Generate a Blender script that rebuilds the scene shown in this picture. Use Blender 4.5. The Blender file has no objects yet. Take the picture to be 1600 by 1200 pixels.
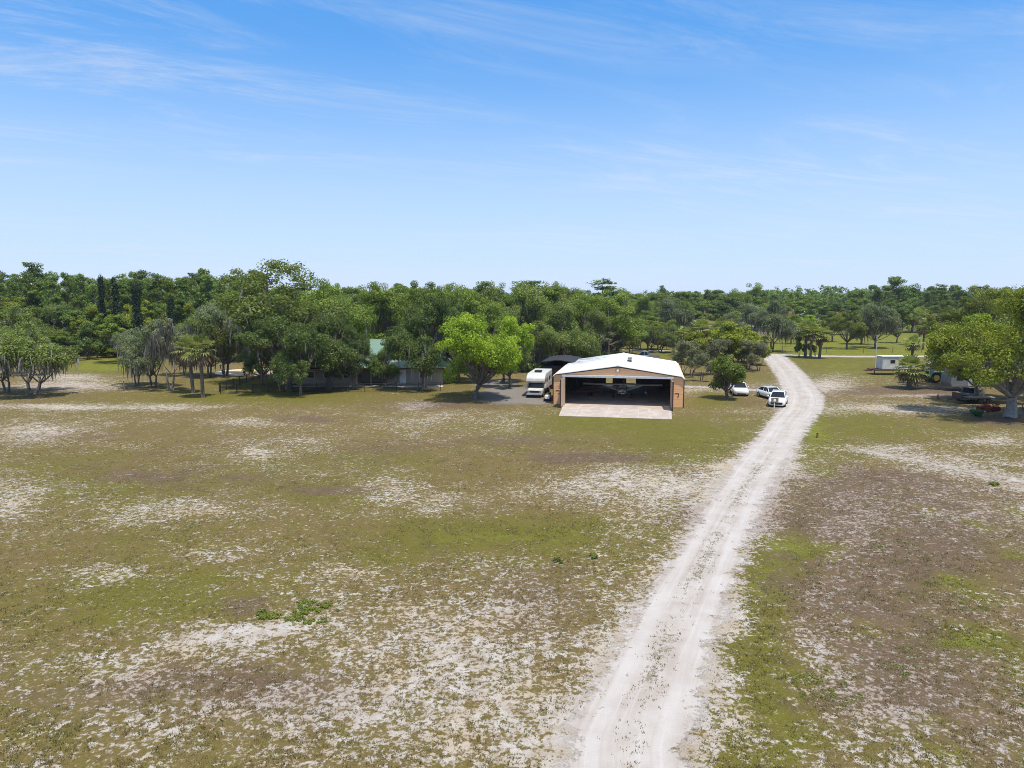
import bpy, math, random
import numpy as np
from mathutils import Vector, Matrix

# ------------------------------------------------------------------ camera, sky, sun, exposure
SC = bpy.context.scene
COL = SC.collection
R = math.radians
CAM_H, PITCH, FPX = 13.0, R(7.15), 1109.0           # camera height, tilt, focal length in pixels of a 1600 wide frame
cd = bpy.data.cameras.new("camera"); cam = bpy.data.objects.new("camera", cd); COL.objects.link(cam)
cd.sensor_width = 36.0; cd.lens = 36.0 * FPX / 1600.0; cd.clip_start = 0.5; cd.clip_end = 12000.0
cam.location = (0, 0, CAM_H); cam.rotation_euler = (R(90) - PITCH, 0, 0)
SC.camera = cam

SUN_EL, SUN_ROT = R(70), R(138)                      # high late-spring sun from the right, a little on the camera side
w = bpy.data.worlds.new("World"); SC.world = w; w.use_nodes = True
nt = w.node_tree; nt.nodes.clear()
wo = nt.nodes.new("ShaderNodeOutputWorld"); bg = nt.nodes.new("ShaderNodeBackground")
sky = nt.nodes.new("ShaderNodeTexSky"); sky.sky_type = 'NISHITA'; sky.sun_disc = False
sky.sun_elevation = SUN_EL; sky.sun_rotation = SUN_ROT; sky.altitude = 0; sky.air_density = 0.5; sky.dust_density = 0.1; sky.ozone_density = 3.0
bg.inputs["Strength"].default_value = 0.12
# thin cirrus streaks: direction projected on a high flat layer
tc = nt.nodes.new("ShaderNodeTexCoord"); sep = nt.nodes.new("ShaderNodeSeparateXYZ")
nt.links.new(tc.outputs["Generated"], sep.inputs[0])
def wmath(op, a, b=None, clamp=False):
    n = nt.nodes.new("ShaderNodeMath"); n.operation = op; n.use_clamp = clamp
    for i, v in enumerate((a, b)):
        if v is None: continue
        if isinstance(v, (int, float)): n.inputs[i].default_value = v
        else: nt.links.new(v, n.inputs[i])
    return n.outputs[0]
zc = wmath('MAXIMUM', wmath('ADD', sep.outputs[2], 0.06), 0.02)
u = wmath('DIVIDE', sep.outputs[0], zc); v = wmath('DIVIDE', sep.outputs[1], zc)
def wnoise(sx, sy, ang, detail, rough, dist, lac=2.2):
    c, s = math.cos(ang), math.sin(ang)
    uu = wmath('ADD', wmath('MULTIPLY', u, c), wmath('MULTIPLY', v, s))
    vv = wmath('SUBTRACT', wmath('MULTIPLY', v, c), wmath('MULTIPLY', u, s))
    cmb = nt.nodes.new("ShaderNodeCombineXYZ"); cmb.inputs[2].default_value = 3.7
    nt.links.new(wmath('MULTIPLY', uu, sx), cmb.inputs[0]); nt.links.new(wmath('MULTIPLY', vv, sy), cmb.inputs[1])
    n = nt.nodes.new("ShaderNodeTexNoise"); n.inputs["Scale"].default_value = 1.0
    n.inputs["Detail"].default_value = detail; n.inputs["Roughness"].default_value = rough; n.inputs["Distortion"].default_value = dist; n.inputs["Lacunarity"].default_value = lac
    nt.links.new(cmb.outputs[0], n.inputs["Vector"])
    return n.outputs["Fac"]
def wramp(x, lo, hi):
    m = nt.nodes.new("ShaderNodeMapRange"); m.interpolation_type = 'SMOOTHSTEP'
    m.inputs["From Min"].default_value = lo; m.inputs["From Max"].default_value = hi
    nt.links.new(x, m.inputs["Value"]); return m.outputs[0]
streak = wramp(wnoise(0.62, 2.1, 0.42, 11, 0.70, 0.9), 0.42, 0.80)
patch = wramp(wnoise(0.26, 0.42, 0.1, 3, 0.5, 0.2), 0.36, 0.66)
cloud_and_fill = wmath('MULTIPLY', streak, patch)
cloud_and_fill = wmath('MULTIPLY', cloud_and_fill, 0.62, True)
cloud_and_fill = wmath('MULTIPLY', cloud_and_fill, wramp(sep.outputs[2], 0.0, 0.06))
cloud_and_fill = wmath('MAXIMUM', cloud_and_fill, wmath('MULTIPLY', wramp(sep.outputs[2], 0.42, 0.75), 0.62))   # unseen pale cap added above the frame to lift and whiten fill light
mixc = nt.nodes.new("ShaderNodeMix"); mixc.data_type = 'RGBA'
# clear early-summer air: deep blue overhead, the pale band near the horizon kept from burning out
sepc = nt.nodes.new("ShaderNodeSeparateColor"); cmbc = nt.nodes.new("ShaderNodeCombineColor")
nt.links.new(sky.outputs[0], sepc.inputs[0])
for i, (kk, gg) in enumerate(((1.36, 1.0), (2.80, 0.50), (5.5, 0.30))):
    nt.links.new(wmath('MULTIPLY', wmath('POWER', sepc.outputs[i], gg), kk), cmbc.inputs[i])
veil = nt.nodes.new("ShaderNodeMix"); veil.data_type = 'RGBA'; veil.inputs["B"].default_value = (5.3, 6.8, 8.7, 1)
nt.links.new(cmbc.outputs[0], veil.inputs["A"])
vr = nt.nodes.new("ShaderNodeMapRange"); vr.interpolation_type = 'SMOOTHSTEP'
for k_, v_ in (("From Min", 0.04), ("From Max", 0.34), ("To Min", 0.75), ("To Max", 0.0)): vr.inputs[k_].default_value = v_
nt.links.new(sep.outputs[2], vr.inputs["Value"]); nt.links.new(vr.outputs[0], veil.inputs["Factor"])
nt.links.new(veil.outputs["Result"], mixc.inputs["A"])
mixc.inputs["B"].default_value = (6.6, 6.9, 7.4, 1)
nt.links.new(cloud_and_fill, mixc.inputs["Factor"])
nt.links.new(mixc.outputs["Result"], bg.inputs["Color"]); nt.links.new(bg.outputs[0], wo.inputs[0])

sl = bpy.data.lights.new("sun", 'SUN'); sl.energy = 4.8; sl.angle = R(0.53); sl.color = (1.0, 0.93, 0.80)
so = bpy.data.objects.new("sun", sl); COL.objects.link(so)
sdir = Vector((math.sin(SUN_ROT) * math.cos(SUN_EL), math.cos(SUN_ROT) * math.cos(SUN_EL), math.sin(SUN_EL)))
so.rotation_euler = sdir.to_track_quat('Z', 'Y').to_euler(); so.location = (30, 40, 60)
SC.view_settings.view_transform = 'Standard'; SC.view_settings.look = 'None'
SC.view_settings.exposure = 0.0; SC.view_settings.gamma = 1.0; SC.view_settings.use_curve_mapping = False
SC.cycles.use_denoising = True; SC.cycles.denoiser = 'OPENIMAGEDENOISE'; SC.cycles.denoising_input_passes = 'RGB_ALBEDO_NORMAL'; SC.cycles.denoising_prefilter = 'NONE'
SC.cycles.sample_clamp_indirect = 2.0
SC.cycles.pixel_filter_type = 'BLACKMAN_HARRIS'; SC.cycles.filter_width = 0.95
SC.cycles.max_bounces = 6; SC.cycles.transparent_max_bounces = 8; SC.cycles.volume_bounces = 0
SC.render.filter_size = 1.2 if hasattr(SC.render, "filter_size") else 1.5

# ------------------------------------------------------------------ measuring from the photograph
CP, SP = math.cos(PITCH), math.sin(PITCH)
def ray(px, py):
    dx, dy = (px - 800) / FPX, (600 - py) / FPX
    return dx, CP + dy * SP, -SP + dy * CP
def gpt(px, py, z=0.0):
    """the ground point seen at a pixel of the 1600x1200 photograph"""
    x, y, zz = ray(px, py); t = (z - CAM_H) / zz
    return Vector((x * t, y * t, z))
def at(px, py, Y):
    x, y, zz = ray(px, py); t = Y / y
    return Vector((x * t, Y, CAM_H + zz * t))

# ------------------------------------------------------------------ helpers
def tag(o, label=None, cat=None, group=None, kind=None):
    if label: o["label"] = label
    if cat: o["category"] = cat
    if group: o["group"] = group
    if kind: o["kind"] = kind
    return o
def empty(name, loc, rz=0.0, label=None, cat=None, group=None):
    o = bpy.data.objects.new(name, None); COL.objects.link(o)
    o.location = loc; o.rotation_euler = (0, 0, rz); o.empty_display_size = 0.3
    return tag(o, label, cat, group)
def link(name, me, parent=None):
    o = bpy.data.objects.new(name, me); COL.objects.link(o)
    if parent is not None: o.parent = parent
    return o
def mesh_np(name, V, F, mat, tone=None, smooth=False):
    """F: (n,3) or (n,4) index array"""
    me = bpy.data.meshes.new(name)
    V = np.ascontiguousarray(V, dtype=np.float32); F = np.ascontiguousarray(F, dtype=np.int32)
    n, k = F.shape
    me.vertices.add(len(V)); me.vertices.foreach_set("co", V.ravel())
    me.loops.add(n * k); me.loops.foreach_set("vertex_index", F.ravel())
    me.polygons.add(n); me.polygons.foreach_set("loop_start", np.arange(0, n * k, k, dtype=np.int32))
    me.polygons.foreach_set("use_smooth", np.full(n, smooth, dtype=bool))
    if tone is not None:
        a = me.attributes.new("tone", 'FLOAT', 'FACE'); a.data.foreach_set("value", np.ascontiguousarray(tone, dtype=np.float32))
    me.materials.append(mat)
    me.update(calc_edges=True); me.validate()
    return me

class MB:
    """collects shapes and links them as ONE mesh object"""
    def __init__(s): s.v, s.f = [], []
    def add(s, vs, fs):
        b = len(s.v); s.v += [tuple(p) for p in vs]; s.f += [tuple(i + b for i in q) for q in fs]; return s
    def box(s, x0, x1, y0, y1, z0, z1):
        return s.add([(x0,y0,z0),(x1,y0,z0),(x1,y1,z0),(x0,y1,z0),(x0,y0,z1),(x1,y0,z1),(x1,y1,z1),(x0,y1,z1)],
                     [(0,3,2,1),(4,5,6,7),(0,1,5,4),(1,2,6,5),(2,3,7,6),(3,0,4,7)])
    def prism(s, pts, axis, a, b):
        """polygon pts (2D) extruded along axis from a to b"""
        n = len(pts)
        def mk(p, t):
            return {'x': (t, p[0], p[1]), 'y': (p[0], t, p[1]), 'z': (p[0], p[1], t)}[axis]
        vs = [mk(p, a) for p in pts] + [mk(p, b) for p in pts]
        fs = [tuple(range(n))[::-1], tuple(range(n, 2 * n))] + [(i, (i + 1) % n, n + (i + 1) % n, n + i) for i in range(n)]
        return s.add(vs, fs)
    def tube(s, pts, rad, n=8, cap=True):
        pts = [Vector(p) for p in pts]
        if isinstance(rad, (int, float)): rad = [rad] * len(pts)
        vs, fs = [], []
        for i, p in enumerate(pts):
            d = (pts[min(i + 1, len(pts) - 1)] - pts[max(i - 1, 0)]).normalized()
            a = d.cross(Vector((0, 0, 1)) if abs(d.z) < 0.9 else Vector((1, 0, 0))).normalized(); b = d.cross(a)
            for k in range(n):
                t = 2 * math.pi * k / n
                vs.append(p + (a * math.cos(t) + b * math.sin(t)) * rad[i])
        for i in range(len(pts) - 1):
            for k in range(n):
                fs.append((i*n + k, i*n + (k+1) % n, (i+1)*n + (k+1) % n, (i+1)*n + k))
        if cap: fs += [tuple(range(n))[::-1], tuple(range((len(pts)-1)*n, len(pts)*n))]
        return s.add(vs, fs)
    def loft(s, rings, cap=True):
        n = len(rings[0]); vs = [p for r in rings for p in r]; fs = []
        for i in range(len(rings) - 1):
            for k in range(n):
                fs.append((i*n + k, i*n + (k+1) % n, (i+1)*n + (k+1) % n, (i+1)*n + k))
        if cap: fs += [tuple(range(n))[::-1], tuple(range((len(rings)-1)*n, len(rings)*n))]
        return s.add(vs, fs)
    def ball(s, c, r, n=10, m=6):
        if isinstance(r, (int, float)): r = (r, r, r)
        rings = []
        for j in range(m + 1):
            t = math.pi * (0.02 + 0.96 * j / m)
            rings.append([(c[0] + r[0]*math.sin(t)*math.cos(2*math.pi*k/n), c[1] + r[1]*math.sin(t)*math.sin(2*math.pi*k/n), c[2] - r[2]*math.cos(t)) for k in range(n)])
        return s.loft(rings)
    def build(s, name, mat, parent=None, smooth=False, bevel=0.0):
        me = bpy.data.meshes.new(name); me.from_pydata(s.v, [], s.f); me.materials.append(mat)
        me.update()
        if smooth:
            me.polygons.foreach_set("use_smooth", [True] * len(me.polygons))
        o = link(name, me, parent)
        if bevel:
            m = o.modifiers.new("bevel", 'BEVEL'); m.width = bevel; m.segments = 2; m.limit_method = 'ANGLE'; m.angle_limit = R(40)
        return o

# ------------------------------------------------------------------ materials
def newmat(name):
    m = bpy.data.materials.new(name); m.use_nodes = True
    nt = m.node_tree; b = nt.nodes["Principled BSDF"]
    return m, nt, b
class NT:
    """small shorthand for building node trees"""
    def __init__(s, nt): s.nt = nt
    def n(s, t, **k):
        x = s.nt.nodes.new(t)
        for a, b in k.items(): setattr(x, a, b)
        return x
    def put(s, sock, v):
        if isinstance(v, bpy.types.NodeSocket): s.nt.links.new(v, sock)
        elif isinstance(v, (tuple, list)) and len(v) == 3 and sock.type == 'RGBA': sock.default_value = (*v, 1)
        else: sock.default_value = v
    def math(s, op, a, b=0.0, clamp=False):
        x = s.n("ShaderNodeMath", operation=op, use_clamp=clamp); s.put(x.inputs[0], a); s.put(x.inputs[1], b); return x.outputs[0]
    def mix(s, f, a, b, blend='MIX'):
        x = s.n("ShaderNodeMix", data_type='RGBA', blend_type=blend); s.put(x.inputs["Factor"], f); s.put(x.inputs["A"], a); s.put(x.inputs["B"], b); return x.outputs["Result"]
    def noise(s, vec, scale, detail=4, rough=0.55, dist=0.0):
        x = s.n("ShaderNodeTexNoise"); s.put(x.inputs["Vector"], vec); x.inputs["Scale"].default_value = scale
        x.inputs["Detail"].default_value = detail; x.inputs["Roughness"].default_value = rough; x.inputs["Distortion"].default_value = dist
        return x.outputs["Fac"]
    def ss(s, x, lo, hi):
        m = s.n("ShaderNodeMapRange", interpolation_type='SMOOTHSTEP'); s.put(m.inputs["Value"], x); s.put(m.inputs["From Min"], lo); s.put(m.inputs["From Max"], hi); return m.outputs[0]
    def attr(s, name): return s.n("ShaderNodeAttribute", attribute_name=name)
    def pos(s): return s.n("ShaderNodeNewGeometry").outputs["Position"]
    def obj(s): return s.n("ShaderNodeTexCoord").outputs["Object"]
    def bump(s, h, strength, dist):
        b = s.n("ShaderNodeBump"); s.put(b.inputs["Height"], h); b.inputs["Strength"].default_value = strength; b.inputs["Distance"].default_value = dist; return b.outputs[0]

def plain(name, col, rough=0.6, metal=0.0, var=0.12, scale=3.0, coat=0.0):
    m, nt, b = newmat(name); k = NT(nt)
    f = k.noise(k.obj(), scale, 5, 0.6)
    lo = tuple(c * (1 - var) for c in col); hi = tuple(min(1, c * (1 + var)) for c in col)
    k.put(b.inputs["Base Color"], k.mix(k.ss(f, 0.3, 0.7), lo, hi))
    b.inputs["Roughness"].default_value = rough; b.inputs["Metallic"].default_value = metal
    b.inputs["Coat Weight"].default_value = coat
    return m
def foliage(name, dark, light, trans=0.3, huevar=0.5, warm=(0.16, 0.15, 0.04)):
    m, nt, b = newmat(name); k = NT(nt)
    t = k.attr("tone").outputs["Fac"]
    col = k.mix(t, dark, light)
    rnd = k.n("ShaderNodeObjectInfo").outputs["Random"]
    col = k.mix(k.math('MULTIPLY', k.ss(rnd, 0.45, 1.0), huevar * 0.45), col, warm)
    bright = k.math('ADD', 0.72, k.math('MULTIPLY', k.math('FRACT', k.math('MULTIPLY', rnd, 7.31)), 0.56))
    col = k.mix(1.0, col, k_rgb(k, bright), 'MULTIPLY')
    d = k.n("ShaderNodeBsdfDiffuse"); k.put(d.inputs[0], col)
    tr = k.n("ShaderNodeBsdfTranslucent"); k.put(tr.inputs[0], k.mix(0.5, col, (light[0]*1.3, light[1]*1.3, light[2]*0.8)))
    ms = k.n("ShaderNodeMixShader"); ms.inputs[0].default_value = trans
    nt.links.new(d.outputs[0], ms.inputs[1]); nt.links.new(tr.outputs[0], ms.inputs[2])
    gl = k.n("ShaderNodeBsdfGlossy"); gl.inputs["Roughness"].default_value = 0.45; gl.inputs[0].default_value = (1, 1, 1, 1)
    ms2 = k.n("ShaderNodeMixShader"); ms2.inputs[0].default_value = 0.018
    nt.links.new(ms.outputs[0], ms2.inputs[1]); nt.links.new(gl.outputs[0], ms2.inputs[2])
    nt.links.new(ms2.outputs[0], nt.nodes["Material Output"].inputs[0])
    return m
def k_rgb(k, v):
    c = k.n("ShaderNodeCombineColor")
    for i in range(3): k.put(c.inputs[i], v)
    return c.outputs[0]

M = {}
M['oak'] = foliage("oak_leaves", (0.077, 0.130, 0.019), (0.252, 0.333, 0.054), 0.32, 0.35)
M['oak_dark'] = foliage("dark_oak_leaves", (0.048, 0.090, 0.022), (0.174, 0.239, 0.056), 0.32, 0.15)
M['oak_pale'] = foliage("pale_oak_leaves", (0.106, 0.156, 0.031), (0.280, 0.348, 0.083), 0.32, 0.2)
M['olive'] = foliage("olive_leaves", (0.105, 0.132, 0.022), (0.245, 0.292, 0.060), 0.32, 0.12)
M['gold_oak'] = foliage("yellow_olive_oak_leaves", (0.085, 0.118, 0.022), (0.235, 0.290, 0.066), 0.30, 0.0)
M['bright'] = foliage("bright_leaves", (0.120, 0.205, 0.010), (0.330, 0.440, 0.036), 0.32, 0.0)
M['bright_oak'] = foliage("bright_oak_leaves", (0.123, 0.170, 0.013), (0.333, 0.374, 0.040), 0.28, 0.1)  # the leaves' own brighter yellow-green tone
M['round'] = foliage("round_tree_leaves", (0.058, 0.098, 0.014), (0.225, 0.285, 0.042), 0.28, 0.0)
M['grey'] = foliage("grey_green_leaves", (0.120, 0.137, 0.068), (0.271, 0.282, 0.158), 0.32, 0.3, (0.20, 0.20, 0.15))
M['moss_leaf'] = foliage("mossy_oak_leaves", (0.105, 0.138, 0.058), (0.245, 0.285, 0.145), 0.32, 0.3, (0.20, 0.20, 0.15))
M['pine'] = foliage("pine_needles", (0.065, 0.122, 0.027), (0.215, 0.297, 0.058), 0.32, 0.3)
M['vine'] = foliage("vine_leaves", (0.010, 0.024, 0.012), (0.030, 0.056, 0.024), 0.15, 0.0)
M['frond'] = foliage("palm_fronds", (0.114, 0.154, 0.039), (0.349, 0.383, 0.117), 0.32, 0.2)
M['dead'] = foliage("dead_fronds", (0.120, 0.078, 0.048), (0.270, 0.190, 0.120), 0.2, 0.1, (0.2, 0.14, 0.09))
M['moss'] = foliage("hanging_moss", (0.132, 0.127, 0.106), (0.292, 0.281, 0.242), 0.3, 0.2, (0.20, 0.19, 0.16))
M['far'] = foliage("far_wood_leaves", (0.063, 0.118, 0.027), (0.199, 0.279, 0.056), 0.32, 0.35)
M['weed'] = foliage("weed_leaves", (0.070, 0.096, 0.014), (0.185, 0.225, 0.034), 0.3, 0.0)
M['tuft'] = foliage("grass_blades", (0.060, 0.056, 0.022), (0.165, 0.150, 0.066), 0.3, 0.0)
def bark(name, a, b):
    m, nt, p = newmat(name); k = NT(nt)
    f = k.noise(k.obj(), 3.0, 6, 0.65, 0.8)
    k.put(p.inputs["Base Color"], k.mix(k.ss(f, 0.3, 0.7), a, b)); p.inputs["Roughness"].default_value = 0.9
    k.put(p.inputs["Normal"], k.bump(k.noise(k.obj(), 9.0, 5, 0.7), 0.6, 0.05))
    return m
M['bark'] = bark("oak_bark", (0.07, 0.055, 0.045), (0.19, 0.165, 0.14))
M['bark_pale'] = bark("pale_bark", (0.17, 0.15, 0.13), (0.34, 0.31, 0.28))
M['bark_palm'] = bark("palm_bark", (0.10, 0.08, 0.06), (0.22, 0.18, 0.14))
M['white_paint'] = plain("white_car_paint", (0.78, 0.79, 0.80), 0.25, 0, 0.03, 2, 0.6)
M['white'] = plain("white_panel", (0.72, 0.72, 0.70), 0.5, 0, 0.10, 1.5)
M['glass'] = plain("dark_glass", (0.012, 0.016, 0.022), 0.06, 0, 0.2, 1)
M['tyre'] = plain("tyre_rubber", (0.018, 0.018, 0.018), 0.85)
M['rim'] = plain("alloy_rim", (0.45, 0.45, 0.46), 0.35, 0.7)
M['black'] = plain("black_metal", (0.012, 0.012, 0.013), 0.5)
M['dark_trim'] = plain("dark_brown_trim", (0.055, 0.030, 0.020), 0.6)
M['grey_metal'] = plain("grey_metal", (0.42, 0.43, 0.45), 0.45, 0.3)
M['light_metal'] = plain("pale_metal_track", (0.55, 0.57, 0.60), 0.45, 0.2)
M['lamp'] = plain("lamp_cover", (0.80, 0.80, 0.76), 0.4, 0, 0.03)
M['headlight'] = plain("headlight_glass", (0.28, 0.29, 0.31), 0.12, 0.3)
M['old_grey'] = plain('dull_grey_paint', (0.17, 0.175, 0.18), 0.5, 0, 0.15)
M['rv_white'] = plain('weathered_rv_white', (0.56, 0.56, 0.545), 0.45, 0, 0.14, 1.2)
M['silver'] = plain("silver_paint", (0.34, 0.37, 0.42), 0.3, 0.4, 0.05)
M['dark_paint'] = plain("dark_blue_paint", (0.020, 0.024, 0.040), 0.3)
M['red'] = plain("red_paint", (0.16, 0.018, 0.014), 0.5, 0, 0.3)
M['rust'] = plain("rusty_red_steel", (0.085, 0.028, 0.020), 0.75, 0, 0.4)
M['tractor_green'] = plain("green_machine_paint", (0.012, 0.085, 0.022), 0.4)
M['yellow'] = plain("yellow_rim_paint", (0.62, 0.38, 0.02), 0.45)
M['orange'] = plain("orange_brown_paint", (0.30, 0.075, 0.030), 0.6)
M['wood'] = plain("weathered_wood", (0.20, 0.15, 0.11), 0.85, 0, 0.35)
M['lumber'] = plain("sawn_lumber", (0.42, 0.29, 0.16), 0.8, 0, 0.25)
M['beige'] = plain("beige_house_wall", (0.34, 0.30, 0.255), 0.8, 0, 0.06, 1)
M['cloth'] = plain("aircraft_skin", (0.74, 0.72, 0.62), 0.45, 0, 0.08)
M['olive_paint'] = plain("aircraft_olive_paint", (0.20, 0.21, 0.13), 0.5)
M['dark_roof'] = plain("dark_shed_cladding", (0.020, 0.018, 0.020), 0.75, 0, 0.3)
M['tan_inner'] = plain("door_inner_sheet", (0.50, 0.36, 0.26), 0.6, 0, 0.08)
M['sandy'] = plain("yellow_play_sand", (0.62, 0.45, 0.24), 0.95, 0, 0.12)
M['concrete'] = plain("pale_concrete", (0.58, 0.55, 0.52), 0.9, 0, 0.10)
# horizontal ribbed siding
def siding(name, col, pitch, groove=0.88):
    m, nt, b = newmat(name); k = NT(nt)
    sp = k.n("ShaderNodeSeparateXYZ"); k.put(sp.inputs[0], k.obj())
    fr = k.math('FRACT', k.math('DIVIDE', sp.outputs[2], pitch))
    g = k.ss(k.math('ABSOLUTE', k.math('SUBTRACT', fr, 0.5)), 0.36, 0.47)
    f = k.noise(k.obj(), 1.6, 5, 0.6)
    base = k.mix(k.ss(f, 0.3, 0.75), tuple(c*0.96 for c in col), tuple(c*1.03 for c in col))
    k.put(b.inputs["Base Color"], k.mix(g, base, tuple(c*groove for c in col)))
    b.inputs["Roughness"].default_value = 0.55
    k.put(b.inputs["Normal"], k.bump(k.math('SUBTRACT', 1.0, g), 0.3, 0.02))
    return m
M['interior_shade'] = plain('dark_interior_shade', (0.085, 0.066, 0.054), 0.9, 0, 0.3)  # dark tone that puts the hangar's inner shade into the colour
M['siding'] = siding("tan_siding", (0.86, 0.50, 0.26), 0.30)
# ribbed roof sheet; ribs run down the slope (local x), so stripes repeat along y
def roof_mat(name, col, stain, pitch=0.45):
    m, nt, b = newmat(name); k = NT(nt)
    sp = k.n("ShaderNodeSeparateXYZ"); k.put(sp.inputs[0], k.obj())
    fr = k.math('FRACT', k.math('DIVIDE', sp.outputs[1], pitch))
    g = k.ss(k.math('ABSOLUTE', k.math('SUBTRACT', fr, 0.5)), 0.40, 0.48)
    mp = k.n("ShaderNodeMapping"); k.put(mp.inputs[0], k.obj()); mp.inputs["Scale"].default_value = (0.25, 1.6, 1.0)
    f = k.noise(mp.outputs[0], 1.2, 6, 0.65)
    far = k.ss(sp.outputs[1], 7.0, 15.0); lft = k.math('SUBTRACT', 1.0, k.ss(sp.outputs[0], 3.5, 7.0))
    s = k.math('MULTIPLY', k.ss(f, 0.42, 0.58), k.math('ADD', 0.14, k.math('MULTIPLY', far, k.math('MULTIPLY', lft, 0.86))), True)
    k.put(b.inputs["Base Color"], k.mix(s, col, stain)); b.inputs["Roughness"].default_value = 0.4
    k.put(b.inputs["Normal"], k.bump(g, 0.4, 0.03))
    return m
M['roof_white'] = roof_mat("white_metal_roof", (0.80, 0.81, 0.82), (0.22, 0.22, 0.23))
M['roof_green'] = roof_mat("green_metal_roof", (0.17, 0.28, 0.225), (0.10, 0.18, 0.15))
def slab_mat():
    m, nt, b = newmat("apron_concrete"); k = NT(nt); o = k.obj()
    f = k.noise(o, 0.8, 6, 0.6); f2 = k.noise(o, 6.0, 4, 0.6)
    c = k.mix(k.ss(f, 0.35, 0.7), (0.40, 0.335, 0.295), (0.50, 0.435, 0.385))
    c = k.mix(k.math('MULTIPLY', k.ss(f2, 0.55, 0.7), 0.3), c, (0.42, 0.37, 0.33))
    br = k.n("ShaderNodeTexBrick"); k.put(br.inputs["Vector"], o); br.inputs["Scale"].default_value = 1.0
    br.inputs["Brick Width"].default_value = 3.4; br.inputs["Row Height"].default_value = 2.6; br.inputs["Mortar Size"].default_value = 0.05; br.offset = 0.0
    br.inputs["Color1"].default_value = (0, 0, 0, 1); br.inputs["Color2"].default_value = (0, 0, 0, 1); br.inputs["Mortar"].default_value = (1, 1, 1, 1)
    c = k.mix(k.math('MULTIPLY', br.outputs["Color"], 0.28), c, (0.60, 0.56, 0.51))
    wv = k.n('ShaderNodeTexWave'); k.put(wv.inputs['Vector'], o); wv.inputs['Scale'].default_value = 0.09; wv.inputs['Distortion'].default_value = 9.0; wv.inputs['Detail'].default_value = 3.0; wv.inputs['Detail Scale'].default_value = 0.7
    c = k.mix(k.math('MULTIPLY', k.ss(wv.outputs['Fac'], 0.985, 0.998), 0.22), c, (0.66, 0.62, 0.57))
    c = k.mix(k.math('MULTIPLY', k.ss(k.noise(o, 0.5, 5, 0.7, 1.0), 0.58, 0.72), 0.35), c, (0.30, 0.25, 0.215))
    k.put(b.inputs["Base Color"], c); b.inputs["Roughness"].default_value = 0.9
    return m
M['apron'] = slab_mat()
M['hangar_floor'] = plain("hangar_floor_concrete", (0.60, 0.45, 0.35), 0.75, 0, 0.15, 0.8)

# ------------------------------------------------------------------ ground: one sheet, painted with what grows where
def vnoise(x, y, seed, scale):
    """smooth value noise on arrays"""
    rs = np.random.RandomState(seed); T = rs.rand(64, 64)
    x = x / scale; y = y / scale
    xi, yi = np.floor(x).astype(int), np.floor(y).astype(int); fx, fy = x - xi, y - yi
    fx = fx*fx*(3-2*fx); fy = fy*fy*(3-2*fy)
    a, b = T[xi % 64, yi % 64], T[(xi+1) % 64, yi % 64]; c, d = T[xi % 64, (yi+1) % 64], T[(xi+1) % 64, (yi+1) % 64]
    return (a*(1-fx) + b*fx)*(1-fy) + (c*(1-fx) + d*fx)*fy
def fbm(x, y, seed, scale, octs=4):
    s, amp, tot = 0, 1.0, 0
    for i in range(octs):
        s = s + amp * vnoise(x + 13.7*i, y - 7.1*i, seed + i, scale / 2**i); tot += amp; amp *= 0.55
    return s / tot
def blob(x, y, px, py, rx, ry):
    c = gpt(px, py); e = gpt(px + rx, py); n1, n2 = gpt(px, py - ry), gpt(px, min(py + ry, 1900))
    ax = abs(e.x - c.x); ay = max(abs(n1.y - n2.y) / 2, 0.3); cy = (n1.y + n2.y) / 2
    sh = c.x / c.y                                   # patches run away along the line of sight that crosses them
    d2 = ((x - c.x - sh * (y - cy)) / ax)**2 + ((y - cy) / ay)**2
    return np.exp(-0.9 * d2)
def line_dist(x, y, pts):
    """distance to a polyline and the interpolated half width there"""
    best = np.full(x.shape, 1e9); hw = np.zeros(x.shape)
    for (x0, y0, w0), (x1, y1, w1) in zip(pts[:-1], pts[1:]):
        dx, dy = x1 - x0, y1 - y0; L = dx*dx + dy*dy
        t = np.clip(((x-x0)*dx + (y-y0)*dy) / L, 0, 1)
        d = np.hypot(x - x0 - t*dx, y - y0 - t*dy)
        sel = d < best; best = np.where(sel, d, best); hw = np.where(sel, w0 + t*(w1-w0), hw)
    return best, hw
def edge_pts(rows):
    out = []
    for l, r, py in rows:
        a, b = gpt(l, py), gpt(r, py); out.append(((a.x+b.x)/2, a.y, (b.x-a.x)/2 * 0.97))
    return out
def chaikin(p, n=2):
    for _ in range(n):
        q = [p[0]]
        for a, b in zip(p[:-1], p[1:]): q += [tuple(.75*u + .25*v for u, v in zip(a, b)), tuple(.25*u + .75*v for u, v in zip(a, b))]
        p = q + [p[-1]]
    return p
ROAD = [(6.5 - 2.4, 2.0, 2.0), (5.2 - 1.9, 10.0, 2.0)] + edge_pts([(858,1074,1200),(910,1094,1100),(966,1120,1000),(1028,1150,900),(1096,1188,800),(1128,1210,750),(1166,1246,700),(1197,1268,662),(1216,1286,640),(1225,1292,622),(1218,1276,603),(1208,1258,582),(1196,1240,566),(1186,1226,554)])
ROAD = chaikin(ROAD)
FAR_ROAD = [(gpt(px, py).x, gpt(px, py).y, hw) for px, py, hw in [(960,546,1.6),(1060,549,1.6),(1150,551,1.8),(1205,554,2.4),(1260,556,2.2),(1330,557,2.0),(1420,557,2.0),(1500,556,2.0),(1700,553,2.0)]]
LANE = [(gpt(px, py).x, gpt(px, py).y, hw) for px, py, hw in [(1010,600,1.2),(1075,604,1.3),(1130,606,1.2),(1190,610,1.5),(1240,618,2.0)]]
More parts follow.
